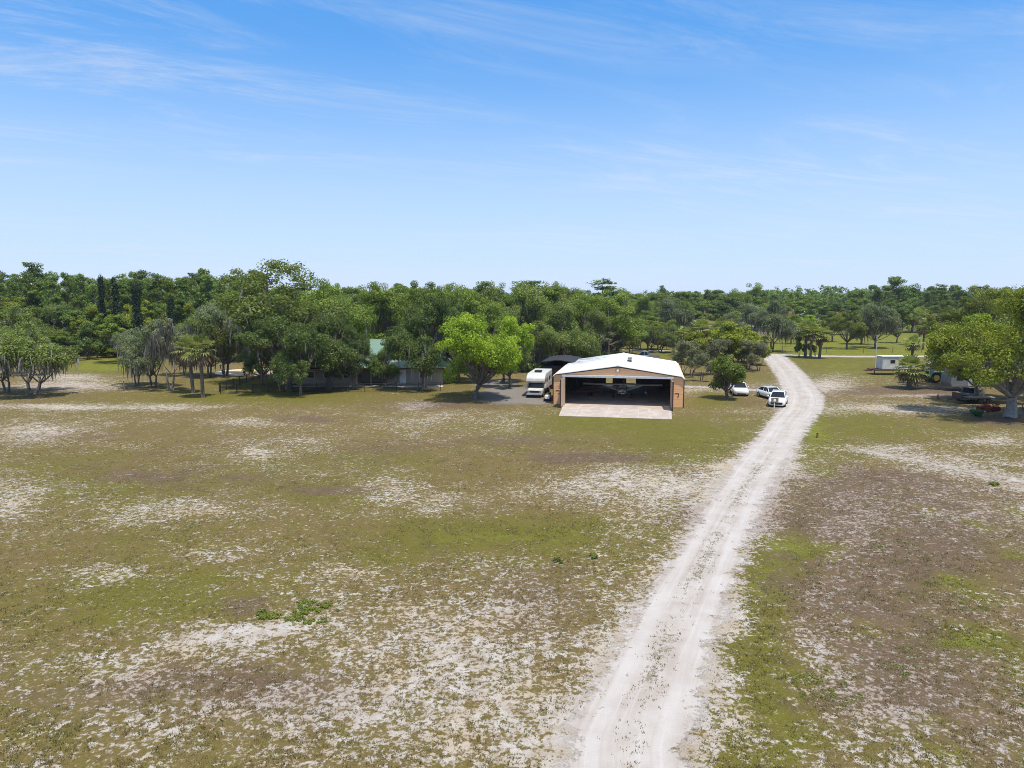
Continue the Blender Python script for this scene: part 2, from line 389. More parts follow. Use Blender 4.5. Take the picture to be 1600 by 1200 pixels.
STRIP = [(gpt(px, py).x, gpt(px, py).y, hw) for px, py, hw in [(1345,703,0.7),(1420,716,1.2),(1500,735,1.3),(1600,752,1.5),(1750,790,1.6)]]
FAR_LAWN = [(gpt(px, py).x, gpt(px, py).y, hw) for px, py, hw in [(1395,520,2.0),(1430,521,2.0)]]
SAND = [(375,660,50,7,.55),(45,675,75,16,.5),(410,706,28,9,.5),(262,797,95,24,.62),(130,900,95,16,.45),(180,890,60,12,.35),(345,864,60,12,.4),(600,765,60,20,.5),(700,788,70,22,.45),
 (880,772,90,20,.5),(965,745,60,16,.5),(1045,768,60,26,.6),(655,668,55,18,.38),(560,885,70,20,.32),(345,1003,80,22,.42),(430,985,60,16,.42),(600,1060,280,110,.24),(800,1010,170,130,.16),
 (850,900,130,60,.16),(780,1160,130,60,.18),(15,780,60,40,.42),(1122,724,30,10,.65),(100,605,90,6,.6),(110,590,60,8,.55),(150,634,120,5,.45),(645,633,30,7,.5),(60,636,70,6,.4),(290,634,60,5,.35),
 (1400,697,40,6,.6),(1545,688,50,8,.45),(1300,605,40,10,.55),(1310,590,40,10,.3),(1370,640,90,8,.4),(1440,620,60,3,.6),(1480,640,120,7,.35),(1170,603,60,6,.25),(1150,645,60,8,.25),(1090,610,50,6,.4),
 (790,668,40,16,.35),(700,650,60,8,.3),(200,700,60,10,.3),(520,690,60,10,.22),(480,735,60,8,.25),(1110,690,30,10,.1),(970,830,60,40,.22),(700,840,200,14,-.15),(1230,730,40,20,.25),(1560,720,60,10,.3),
 (1250,440,1,1,0),(400,1150,160,40,.22),(160,1030,120,30,.18),(960,900,50,60,.10),(1390,1010,60,200,.10),(1400,1140,60,40,.3),(1290,1020,30,40,.2),(1330,830,60,40,.2),(1160,970,40,50,.35),(1110,1100,30,60,.3),(1000,1120,30,50,.25)]
GREEN = [(735,842,130,30,.75),(250,930,130,36,.45),(200,760,220,30,.25),(560,750,120,20,.2),(470,775,70,16,.4),(1085,690,100,22,.75),(960,668,170,10,.55),(1292,700,26,50,.6),(1240,820,30,60,.55),(1215,930,45,80,.75),(1180,1120,70,110,.65),
 (1260,1000,40,120,.25),(1450,665,160,14,.4),(1340,660,60,20,.4),(380,622,240,10,.55),(165,570,62,11,1.5),(1250,540,140,14,1.0),(1400,545,180,12,1.0),(1420,512,50,10,1.0),(1300,575,60,10,.45),(1370,580,90,14,.4),(1010,560,60,8,.6),(1120,625,40,16,.55),
 (950,655,130,5,.5),(420,600,90,8,.6),(400,720,300,20,.18),(1440,925,40,26,.45),(1490,1000,60,60,.3),(1340,560,200,10,.3),(1160,590,80,10,.4),(900,835,60,16,.5),(600,870,60,16,.2),(560,600,200,14,.5),(1270,650,30,20,.3),(1580,660,60,8,.4),(1540,1010,60,30,.5),(1470,900,50,20,.4)]
BROWN = [(925,716,100,9,.95),(480,655,60,6,.8),(240,742,130,14,.45),(480,765,50,9,.6),(370,945,50,18,.6),(190,1080,230,60,.55),(400,1120,160,60,.35),(1420,880,170,110,.55),(1360,760,90,30,.55),(1400,1090,150,90,.5),(60,610,90,12,.3),(1080,810,60,26,.45),
 (600,700,60,10,.25),(1350,612,60,6,.5),(1430,607,60,5,.5),(1480,612,90,12,.75),(1560,655,60,9,.8),(120,680,80,8,.3),(690,632,110,8,.55),(1170,630,50,7,.55),(540,770,40,10,.5),(830,690,200,8,.3),(870,950,90,70,.3)]  # brown patch below the right-hand oaks stands in for their shade
GRAVEL = [(795,618,62,16,1.0),(840,628,40,6,.8),(775,600,50,10,.8),(610,606,160,3,.4)]
xs = np.concatenate([-np.geomspace(130, 5000, 26)[::-1], np.arange(-128, -46, 1.2), np.arange(-45.6, 46, 0.38), np.arange(47, 130, 1.2), np.geomspace(131, 5000, 26)])
ys = np.concatenate([[-400, -150, -60, -25, -8, 0, 5, 9, 12], np.arange(14, 60, 0.38), np.arange(60.5, 175, 0.75), np.geomspace(177, 7000, 50)])
GX, GY = np.meshgrid(xs, ys)
def paint(x, y):
    """sand, green, brown, road, gravel amounts at ground points"""
    wx = x + 3.0 * (fbm(x, y, 5, 7.0, 3) - .5); wy = y + 5.0 * (fbm(x, y, 9, 8.0, 3) - .5)
    n1, n2, n3 = fbm(x, y, 21, 11.0, 4), fbm(x, y, 33, 9.0, 4), fbm(x, y, 47, 14.0, 4)
    near = np.clip((95 - y) / 20, 0, 1)
    S = 0.20 + 0.50 * (n1 - .5) * near + 0.10 * np.clip((34 - y) / 16, 0, 1)
    G = 0.30 + 0.7 * (n2 - .5); B = 0.26 + 0.8 * (n3 - .5)
    for L, A in ((SAND, 'S'), (GREEN, 'G'), (BROWN, 'B')):
        for px, py, rx, ry, a in L:
            if a == 0: continue
            v = a * blob(wx, wy, px, py, rx, ry)
            if A == 'S': S = S + v * (0.78 if 640 < py < 920 else 1.0)
            elif A == 'G': G = G + v; S = S - 0.30 * v
            else: B = B + v; S = S - 0.12 * v
    wilder = np.clip((x - 9.5) / 4, 0, 1) * np.clip((62 - y) / 10, 0, 1) * np.clip(1, 0, 1)   # rougher pasture right of the road
    B = B - wilder * np.clip(2.2 * (fbm(x, y, 61, 2.6, 3) - .52), 0, .5) + 0.26 * wilder; S = S + 0.08 * wilder; G = G + wilder * 1.5 * (fbm(x, y, 61, 2.6, 3) - .46)
    lawn = np.clip((y - 150) / 20, 0, 1); G = G + 0.6 * lawn; S = S - 0.25 * lawn
    dens = [line_dist(x, y, p) for p in (ROAD, FAR_ROAD, LANE, STRIP, FAR_LAWN)]
    road = np.full(x.shape, -5.0)
    for (d, hw), soft in zip(dens, (1.0, 1.0, 0.6, 0.45, 0.8)):
        road = np.maximum(road, (hw - d) * soft if soft == 1.0 else (hw * soft * 1.4 - d) * soft)
    d0, h0 = dens[0]
    S = S + 0.42 * np.exp(-np.maximum(d0 - h0, 0) / 0.55) * (y < 62) + 0.10 * np.exp(-np.maximum(d0 - h0, 0) / 1.5)
    S = S + 0.35 * np.exp(-np.maximum(dens[3][0] - dens[3][1], 0) / 1.2)
    mid = np.exp(-(d0 / 0.50)**2) * (0.30 + 0.70 * np.clip((vnoise(x, y, 71, 4.0) - .35) * 4, 0, 1)) * np.clip((72 - y) / 14, 0, 1) * np.clip((y - 5) / 5, 0, 1)
    GV = np.zeros(x.shape)
    for px, py, rx, ry, a in GRAVEL: GV = np.maximum(GV, a * blob(wx, y, px, py, rx, ry))
    return np.clip(S, -.25, 1), np.clip(G, 0, 1.3), np.clip(B, 0, 1), np.clip(road, -4, 4), np.clip(GV, 0, 1), mid
S_, G_, B_, R_, V_, MID_ = paint(GX, GY)
def across_along(x, y):
    best = np.full(x.shape, 1e9); ac = np.zeros(x.shape); al = np.zeros(x.shape); run = 0.0
    for (x0, y0, _), (x1, y1, _) in zip(ROAD[:-1], ROAD[1:]):
        dx, dy = x1 - x0, y1 - y0; L = math.hypot(dx, dy)
        if L < 1e-6: continue
        t = np.clip(((x-x0)*dx + (y-y0)*dy) / L**2, 0, 1); d = np.hypot(x - x0 - t*dx, y - y0 - t*dy); sgn = np.sign((x-x0)*dy - (y-y0)*dx)
        sel = d < best; best = np.where(sel, d, best); ac = np.where(sel, d*sgn, ac); al = np.where(sel, run + t*L, al); run += L
    return np.clip(ac, -6, 6), al
AC_, AL_ = across_along(GX, GY)
def ground_mat():
    m, nt, b = newmat("field_of_grass_and_sand"); k = NT(nt); P = k.pos()
    A = {n: k.attr(n).outputs["Fac"] for n in ("sand", "green", "brown", "road", "gravel", "crown", "across", "along")}
    nf = k.noise(P, 6.0, 5, 0.72, 0.4); n3 = k.noise(P, 2.6, 5, 0.66, 0.5); nm = k.noise(P, 1.3, 5, 0.68, 0.6); nl = k.noise(P, 0.35, 3, 0.5); nk = k.noise(P, 0.55, 4, 0.65, 0.8)
    nx = k.noise(P, 16.0, 3, 0.7)
    mpv = k.n("ShaderNodeMapping"); k.put(mpv.inputs[0], P); mpv.inputs["Location"].default_value = (31.7, 11.3, 4.0)
    nq = k.noise(mpv.outputs[0], 0.8, 4, 0.6); nz = k.noise(mpv.outputs[0], 7.0, 3, 0.6)
    # vegetation
    gv = k.math('ADD', A["green"], k.math('MULTIPLY', k.math('SUBTRACT', nq, 0.5), 1.3))
    bv = k.math('ADD', A["brown"], k.math('MULTIPLY', k.math('SUBTRACT', nl, 0.5), 0.9))
    bv = k.math('ADD', bv, k.math('ADD', k.math('MULTIPLY', k.math('SUBTRACT', nz, 0.5), 1.0), k.math('MULTIPLY', k.math('SUBTRACT', nm, 0.5), 1.1)))
    veg = k.mix(k.ss(gv, 0.05, 0.95), (0.166, 0.120, 0.045), (0.134, 0.122, 0.018))
    veg = k.mix(k.ss(gv, 0.9, 1.5), veg, (0.178, 0.198, 0.020))
    veg = k.mix(k.math('MULTIPLY', k.ss(bv, 0.35, 1.0), 0.85), veg, (0.135, 0.088, 0.066))
    veg = k.mix(k.math('MULTIPLY', k.ss(nx, 0.45, 0.72), 0.55), veg, (0.066, 0.055, 0.018))
    veg = k.mix(k.math('MULTIPLY', k.ss(nm, 0.53, 0.66), 0.45), veg, (0.085, 0.072, 0.022))
    veg = k.mix(k.math('MULTIPLY', k.ss(nz, 0.5, 0.78), 0.45), veg, (0.27, 0.235, 0.13))
    # bare sand
    sand = k.mix(k.ss(nm, 0.3, 0.7), (0.355, 0.295, 0.235), (0.500, 0.465, 0.435))
    sand = k.mix(k.math('MULTIPLY', k.ss(nl, 0.48, 0.66), 0.50), sand, (0.42, 0.325, 0.21))
    sand = k.mix(k.math('MULTIPLY', k.ss(A["brown"], 0.4, 0.9), 0.55), sand, (0.29, 0.235, 0.22))
    spk = k.math('ADD', k.math('MULTIPLY', nf, 0.46), k.math('ADD', k.math('MULTIPLY', n3, 0.36), k.math('MULTIPLY', nk, 0.18)))
    th = k.math('SUBTRACT', 0.592, k.math('MULTIPLY', A["sand"], 0.165))
    sm = k.ss(spk, k.math('SUBTRACT', th, 0.032), k.math('ADD', th, 0.040))
    col = k.mix(sm, veg, sand)
    # gravel yard
    gcol = k.mix(k.ss(nx, 0.35, 0.65), (0.15, 0.135, 0.122), (0.28, 0.255, 0.235))
    col = k.mix(k.ss(k.math('ADD', A["gravel"], k.math('MULTIPLY', k.math('SUBTRACT', nf, 0.5), 0.8)), 0.4, 0.65), col, gcol)
    # road: packed white sand with wheel tracks and a broken grassy crown
    rn = k.math('ADD', A["road"], k.math('MULTIPLY', k.math('SUBTRACT', nf, 0.5), 1.7))
    rn = k.math('ADD', rn, k.math('MULTIPLY', k.math('SUBTRACT', nm, 0.5), 2.6))
    rm = k.ss(rn, -0.10, 0.42)
    rcol = k.mix(k.ss(k.noise(P, 0.6, 5, 0.6), 0.32, 0.68), (0.375, 0.330, 0.295), (0.455, 0.420, 0.395))
    rcol = k.mix(k.math('MULTIPLY', k.ss(nx, 0.55, 0.8), 0.25), rcol, (0.32, 0.29, 0.27))
    cr = k.ss(k.math('ADD', k.math('MULTIPLY', A["crown"], 0.50), k.math('MULTIPLY', k.math('SUBTRACT', spk, 0.5), -2.4)), 0.40, 0.60)
    rcol = k.mix(k.math('MULTIPLY', cr, 0.8), rcol, k.mix(0.45, veg, (0.16, 0.15, 0.12)))
    cs = k.n("ShaderNodeCombineXYZ"); k.put(cs.inputs[0], k.math('MULTIPLY', A["across"], 3.2)); k.put(cs.inputs[1], k.math('MULTIPLY', A["along"], 0.10))
    tr = k.noise(cs.outputs[0], 1.0, 5, 0.65, 0.6)
    rcol = k.mix(k.math('MULTIPLY', k.ss(tr, 0.50, 0.70), 0.55), rcol, (0.335, 0.285, 0.26))
    rcol = k.mix(k.math('MULTIPLY', k.ss(tr, 0.48, 0.34), 0.5), rcol, (0.50, 0.475, 0.46))
    rut = k.ss(k.math('ABSOLUTE', k.math('SUBTRACT', k.math('ABSOLUTE', A["across"]), 0.95)), 0.42, 0.12)
    rcol = k.mix(k.math('MULTIPLY', rut, 0.30), rcol, (0.52, 0.495, 0.485))
    col = k.mix(rm, col, rcol)
    k.put(b.inputs["Base Color"], col); b.inputs["Roughness"].default_value = 0.95
    b.inputs["Specular IOR Level"].default_value = 0.15
    h = k.math('ADD', k.math('MULTIPLY', nf, 0.6), k.math('MULTIPLY', nx, 0.5))
    h = k.math('MULTIPLY', h, k.math('SUBTRACT', 1.0, k.math('MULTIPLY', rm, 0.7)))
    k.put(b.inputs["Normal"], k.bump(h, 0.9, 0.10))
    return m
M['ground'] = ground_mat()
ny, nx_ = GX.shape
GZ = 0.06 * (fbm(GX, GY, 3, 3.0, 3) - .5) * np.clip((80 - GY) / 20, 0, 1) * (R_ < -0.2)
idx = np.arange(ny * nx_).reshape(ny, nx_)
F = np.stack([idx[:-1, :-1], idx[:-1, 1:], idx[1:, 1:], idx[1:, :-1]], -1).reshape(-1, 4)
gme = mesh_np("ground", np.stack([GX, GY, GZ], -1).reshape(-1, 3), F, M['ground'], smooth=True)
for nm_, arr in (("sand", S_), ("green", G_), ("brown", B_), ("road", R_), ("gravel", V_), ("crown", MID_), ("across", AC_), ("along", AL_)):
    a = gme.attributes.new(nm_, 'FLOAT', 'POINT'); a.data.foreach_set("value", np.ascontiguousarray(arr.reshape(-1), dtype=np.float32))
tag(link("ground", gme), kind="structure", label="open field of patchy grass and white sand", cat="ground")

# loose grass tufts standing on the near field: nobody could count them
def blades(rng, x, y, n_per, h, spread, wid, z=0.0):
    N = len(x) * n_per
    bx = np.repeat(x, n_per) + rng.normal(0, spread, N); by = np.repeat(y, n_per) + rng.normal(0, spread, N)
    hh = np.repeat(h, n_per) * rng.uniform(0.5, 1.1, N); a = rng.uniform(0, 2*np.pi, N); l = rng.uniform(0.2, 1.1, N) * hh
    wv = wid * rng.uniform(0.6, 1.3, N); ca, sa = np.cos(a), np.sin(a)
    p0 = np.stack([bx - sa*wv, by + ca*wv, np.full(N, z - .01)], -1); p1 = np.stack([bx + sa*wv, by - ca*wv, np.full(N, z - .01)], -1)
    p2 = np.stack([bx + ca*l, by + sa*l, z + hh], -1)
    V = np.stack([p0, p1, p2], 1).reshape(-1, 3)
    return V, np.arange(3*N).reshape(-1, 3), np.clip(np.repeat(rng.rand(len(x)), n_per)*0.6 + rng.rand(N)*0.4, 0, 1)
rng = np.random.RandomState(11)
NT_ = 95000
yy = 15 + 48 * rng.rand(NT_)**1.5; xx = (rng.rand(NT_)*2 - 1) * (yy * 0.76 + 2)
s_, g_, b_, r_, v_, m_ = paint(xx, yy)
keep = (rng.rand(NT_) < np.clip(0.85 - 0.85 * s_, 0.1, 1)) & (r_ < -0.25 + 0.5*rng.rand(NT_)) & (fbm(xx, yy, 88, 0.9, 2) > 0.42)
keep |= (rng.rand(NT_) < 0.5 * m_) & (r_ > 0)
xx, yy, g_ = xx[keep], yy[keep], g_[keep]
V, F, T = blades(rng, xx, yy, 5, 0.05 + 0.05*rng.rand(len(xx)), 0.05, 0.012)
tag(link("grass", mesh_np("grass", V, F, M['tuft'], np.clip(T, 0, 1))), kind="stuff", label="short dry grass tufts scattered over the near field", cat="grass")

# ------------------------------------------------------------------ trees
def tubes_np(segs, sides=6):
    """segs: list of (points (n,3), radii (n,)) -> verts, quads"""
    Vs, Fs, base = [], [], 0
    th = np.linspace(0, 2*np.pi, sides, endpoint=False)
    for P, rr in segs:
        P = np.asarray(P, float); n = len(P)
        d = np.gradient(P, axis=0); d /= np.linalg.norm(d, axis=1)[:, None] + 1e-9
        ref = np.where(np.abs(d[:, 2:3]) < 0.9, np.array([[0, 0, 1.0]]), np.array([[1.0, 0, 0]]))
        a = np.cross(d, ref); a /= np.linalg.norm(a, axis=1)[:, None] + 1e-9; b = np.cross(d, a)
        ring = P[:, None, :] + (a[:, None, :]*np.cos(th)[None, :, None] + b[:, None, :]*np.sin(th)[None, :, None]) * np.asarray(rr)[:, None, None]
        Vs.append(ring.reshape(-1, 3))
        i = np.arange(n-1)[:, None]*sides; k = np.arange(sides)[None, :]; k2 = (k+1) % sides
        Fs.append(np.stack([i+k, i+k2, i+sides+k2, i+sides+k], -1).reshape(-1, 4) + base); base += n*sides
    return np.concatenate(Vs), np.concatenate(Fs)
def curve(p0, p1, bend, rng, n=5):
    p0, p1 = np.asarray(p0, float), np.asarray(p1, float); t = np.linspace(0, 1, n)[:, None]
    off = rng.normal(0, 1, 3) * bend * np.linalg.norm(p1-p0)
    return p0 + (p1-p0)*t + off*np.sin(np.pi*t)
def leaf_quads(rng, C, Rd, n_per, size, up=0.35, aspect=0.55, flat=0.75, drop=0.0, shell=0.32):
    """leaf sprays around clump centres C (m,3) with radii Rd (m,)"""
    m = len(C); N = m * n_per
    d = rng.normal(0, 1, (N, 3)); d /= np.linalg.norm(d, axis=1)[:, None]
    rad = rng.rand(N)**shell
    c = np.repeat(C, n_per, 0); r = np.repeat(Rd, n_per)
    off = d * (rad*r)[:, None]; off[:, 2] *= flat
    if drop: off[:, 2] -= drop * r * rng.rand(N)
    p = c + off
    nrm = 0.65*d + 0.70*rng.normal(0, 0.6, (N, 3)); nrm[:, 2] += up; nrm /= np.linalg.norm(nrm, axis=1)[:, None]
    t = np.cross(nrm, rng.normal(0, 1, (N, 3))); t /= np.linalg.norm(t, axis=1)[:, None] + 1e-9; b = np.cross(nrm, t)
    s = size * rng.uniform(0.6, 1.45, N)
    w = s * aspect * rng.uniform(0.7, 1.2, N)
    j = rng.uniform(-0.25, 0.25, (N, 1))
    V = np.stack([p - t*s[:, None]*.5, p + b*w[:, None]*.5 + t*s[:, None]*j, p + t*s[:, None]*.5 + nrm*(s*0.12)[:, None], p - b*w[:, None]*.5 + t*s[:, None]*j], 1).reshape(-1, 3)
    tone = np.clip(np.repeat(rng.rand(m), n_per)*0.55 + rng.rand(N)*0.45, 0, 1)
    return V, np.arange(4*N).reshape(-1, 4), tone
def strands(rng, P, length, wid, n_seg=2):
    """hanging moss: narrow ragged strips below points P"""
    N = len(P); L = length * rng.uniform(0.35, 1.3, N); a = rng.uniform(0, np.pi, N); wv = wid * rng.uniform(0.5, 1.5, N)
    ax = np.stack([np.cos(a), np.sin(a), np.zeros(N)], -1) * wv[:, None]
    sway = rng.normal(0, 0.10, (N, 3)); sway[:, 2] = 0
    q0, q1 = P - ax*.35, P + ax*.35
    mid = P + sway*L[:, None] - np.array([0, 0, .5])*L[:, None]; end = P + sway*1.7*L[:, None] - np.array([0, 0, 1.0])*L[:, None]
    m0, m1 = mid - ax*.5, mid + ax*.5; e0, e1 = end - ax*.08, end + ax*.08
    V = np.stack([q0, q1, m1, m0, e1, e0], 1).reshape(-1, 3)
    i = np.arange(N)[:, None]*6
    F = np.concatenate([i + np.array([[0, 1, 2, 3]]), i + np.array([[3, 2, 4, 5]])], 0)
    return V, F, np.tile(np.clip(rng.rand(N)*.9, 0, 1), 2)

PROTO = {}
def finish(kind, parts, W, H):
    PROTO.setdefault(kind, []).append((parts, W, H))
def gen_broad(kind, seed, H, W, base, mats, clumps=60, n_leaf=170, leaf=0.30, cr=(0.10, 0.20), trunk_r=0.35, stems=1, moss=0, moss_len=1.6, flat=0.7, airy=0.0, lean=0.0, droop=0.0, el0=-0.5):
    """spreading broadleaf: forked trunk, limbs to leaf clumps on a lumpy dome. H height, W crown width, base height of the crown underside"""
    rng = np.random.RandomState(seed)
    rx = W/2; cz = base + (H-base)*0.42; rz_up, rz_dn = (H - cz), (cz - base)
    n_big = max(4, int(clumps/9))
    # boughs: a handful of big lobes make the outline uneven
    lob = rng.normal(0, 1, (n_big, 3)); lob[:, 2] = np.abs(lob[:, 2])*0.9 - 0.15; lob /= np.linalg.norm(lob, axis=1)[:, None]
    az = (np.arange(n_big) + rng.uniform(-.3, .3, n_big)) * 2.399
    el = el0 + (1.0 - el0) * ((np.arange(n_big) * 0.618034 + 0.37) % 1.0)
    lob[:, 0] = np.cos(az)*np.sqrt(np.clip(1-el**2, 0, 1)); lob[:, 1] = np.sin(az)*np.sqrt(np.clip(1-el**2, 0, 1)); lob[:, 2] = el
    amp = rng.uniform(0.58, 0.80, n_big)
    LC = np.stack([lob[:, 0]*rx*amp, lob[:, 1]*rx*amp, cz + np.where(lob[:, 2] > 0, rz_up, rz_dn)*lob[:, 2]*amp], -1)
    LR = rx * rng.uniform(0.24, 0.46, n_big)
    C, Rd, owner = [], [], []
    for i in range(clumps):
        j = rng.randint(n_big); d = rng.normal(0, 1, 3); d /= np.linalg.norm(d); d[2] = d[2]*0.75 + 0.12
        c = LC[j] + d * LR[j] * rng.uniform(0.55, 1.05)
        rr = rx * rng.uniform(*cr)
        c[2] = min(max(c[2], base + rr*0.3), H - rr*0.6)
        rad = math.hypot(c[0], c[1])
        if rad > rx - rr*0.5: c[:2] *= (rx - rr*0.5)/rad
        C.append(c); Rd.append(rr); owner.append(j)
    C = np.array(C); Rd = np.array(Rd)
    C[:, 2] = base + (C[:, 2] - base) * (H - base) / ((C[:, 2] + Rd*.6).max() - base)
    C[:, :2] *= rx / (np.hypot(C[:, 0], C[:, 1]) + Rd*.75).max()
    if airy:
        k = int(clumps*airy); a = rng.uniform(0, 2*np.pi, k); q = rng.uniform(0.1, 0.75, k)*rx
        C2 = np.stack([np.cos(a)*q, np.sin(a)*q, H*(.97 - .20*(q/rx)**2) + rng.uniform(-0.06, 0.05, k)*H], -1); C = np.concatenate([C*np.array([1, 1, .93]), C2]); Rd = np.concatenate([Rd, rx*rng.uniform(.09, .17, k)]); owner += [rng.randint(n_big) for _ in range(k)]
    nl = int(n_leaf * 1.5); leaf = leaf * 0.80
    if airy:
        V1, F1, T1 = leaf_quads(rng, C[:clumps], Rd[:clumps], nl, leaf, flat=flat, drop=droop); V2, F2, T2 = leaf_quads(rng, C[clumps:], Rd[clumps:], 60, leaf, flat=.8, shell=.6)
        V, F, T = np.concatenate([V1, V2]), np.concatenate([F1, F2 + len(V1)]), np.concatenate([T1, T2])
    else: V, F, T = leaf_quads(rng, C, Rd, nl, leaf, flat=flat, drop=droop)
    # wood
    segs = []
    for s in range(stems):
        a = 2*np.pi*s/max(stems, 1) + rng.uniform(0, 1); off = (0.0 if stems == 1 else 0.35*trunk_r*3)
        fork = np.array([math.cos(a)*off*2.2 + lean, math.sin(a)*off*2.2, max(base*0.8, H*0.16)]); foot = np.array([math.cos(a)*off, math.sin(a)*off, -0.15])
        P = curve(foot, fork, 0.06, rng, 6); tr = trunk_r/(stems**.4)
        segs.append((P, tr*np.array([1.35, 1.05, .95, .88, .82, .75])))
        for j in range(n_big):
            if j % stems != s: continue
            P2 = curve(P[-1], LC[j], 0.10, rng, 6); r0 = tr*0.42
            segs.append((P2, np.linspace(r0, r0*0.25, 6)))
            for i in [i for i in range(len(C)) if owner[i] == j][:7]:
                segs.append((curve(P2[3], C[i], 0.10, rng, 4), np.linspace(r0*0.35, 0.03, 4)))
    TV, TF = tubes_np(segs)
    parts = [("trunk", mesh_np("trunk", TV, TF, mats[1], smooth=True)), ("crown", mesh_np("crown", V, F, mats[0], T))]
    if moss:
        low = rng.randint(0, clumps, moss); dd = rng.normal(0, 1, (moss, 3)); dd /= np.linalg.norm(dd, axis=1)[:, None]; dd[:, 2] = -np.abs(dd[:, 2])*0.8
        P = C[low] + dd*Rd[low][:, None]*0.9
        keep = P[:, 2] > base*0.55
        MV, MF, MT = strands(rng, P[keep], moss_len, 0.13)
        parts.append(("moss", mesh_np("moss", MV, MF, M['moss'], MT)))
    finish(kind, parts, W, H)
def gen_pine(kind, seed, H, W, base, mat, whorls=11, n_leaf=70, leaf=0.42, trunk_r=0.22):
    rng = np.random.RandomState(seed); C, Rd = [], []; segs = [(np.stack([np.linspace(0, rng.normal(0, .4), 7), np.linspace(0, rng.normal(0, .4), 7), np.linspace(-.15, H*0.97, 7)], -1), np.linspace(trunk_r*1.2, 0.04, 7))]
    for i in range(whorls):
        t = (i + rng.uniform(0, .6))/whorls; z = base + (H-base)*t
        span = W/2 * (0.55 + 0.45*math.sin(math.pi*min(1, t*1.1 + 0.15))) * (1.0 if t < .8 else 0.75)
        for q in range(rng.randint(3, 6)):
            a = rng.uniform(0, 2*np.pi); l = span*rng.uniform(.45, 1.0); tip = np.array([math.cos(a)*l, math.sin(a)*l, z + l*rng.uniform(0.0, .35)])
            segs.append((curve((0, 0, z), tip, .06, rng, 4), np.linspace(.07, .02, 4)))
            for f in (0.55, 0.85, 1.0):
                C.append(np.array([0, 0, z])*(1-f) + tip*f + rng.normal(0, .25, 3)); Rd.append(W*rng.uniform(.085, .15))
    C.append(np.array([0, 0, H*.98])); Rd.append(W*.12)
    V, F, T = leaf_quads(rng, np.array(C), np.array(Rd), n_leaf//2, leaf, up=.5, aspect=.4, flat=.6)
    TV, TF = tubes_np(segs, 5)
    finish(kind, [("trunk", mesh_np("trunk", TV, TF, M['bark'], smooth=True)), ("crown", mesh_np("crown", V, F, mat, T))], W, H)
def gen_column(kind, seed, H, W, mat):
    """dead trunk wrapped to the top in climbing vine"""
    rng = np.random.RandomState(seed); C, Rd = [], []
    for i in range(70):
        t = rng.rand(); z = t*H*0.95 + .4; r = W/2*(.80 - .30*t + .30*math.sin(t*11 + seed*1.7)); a = rng.uniform(0, 2*np.pi); q = r*rng.uniform(.1, .75)
        C.append((math.cos(a)*q, math.sin(a)*q, z)); Rd.append(W*rng.uniform(.16, .27))
    V, F, T = leaf_quads(rng, np.array(C), np.array(Rd), 90, .34, up=.2, flat=1.1)
    TV, TF = tubes_np([(np.stack([np.zeros(5), np.zeros(5), np.linspace(-.15, H*.97, 5)], -1), np.linspace(.3, .1, 5))])
    finish(kind, [("trunk", mesh_np("trunk", TV, TF, M['bark'], smooth=True)), ("vine", mesh_np("vine", V, F, mat, T))], W, H)
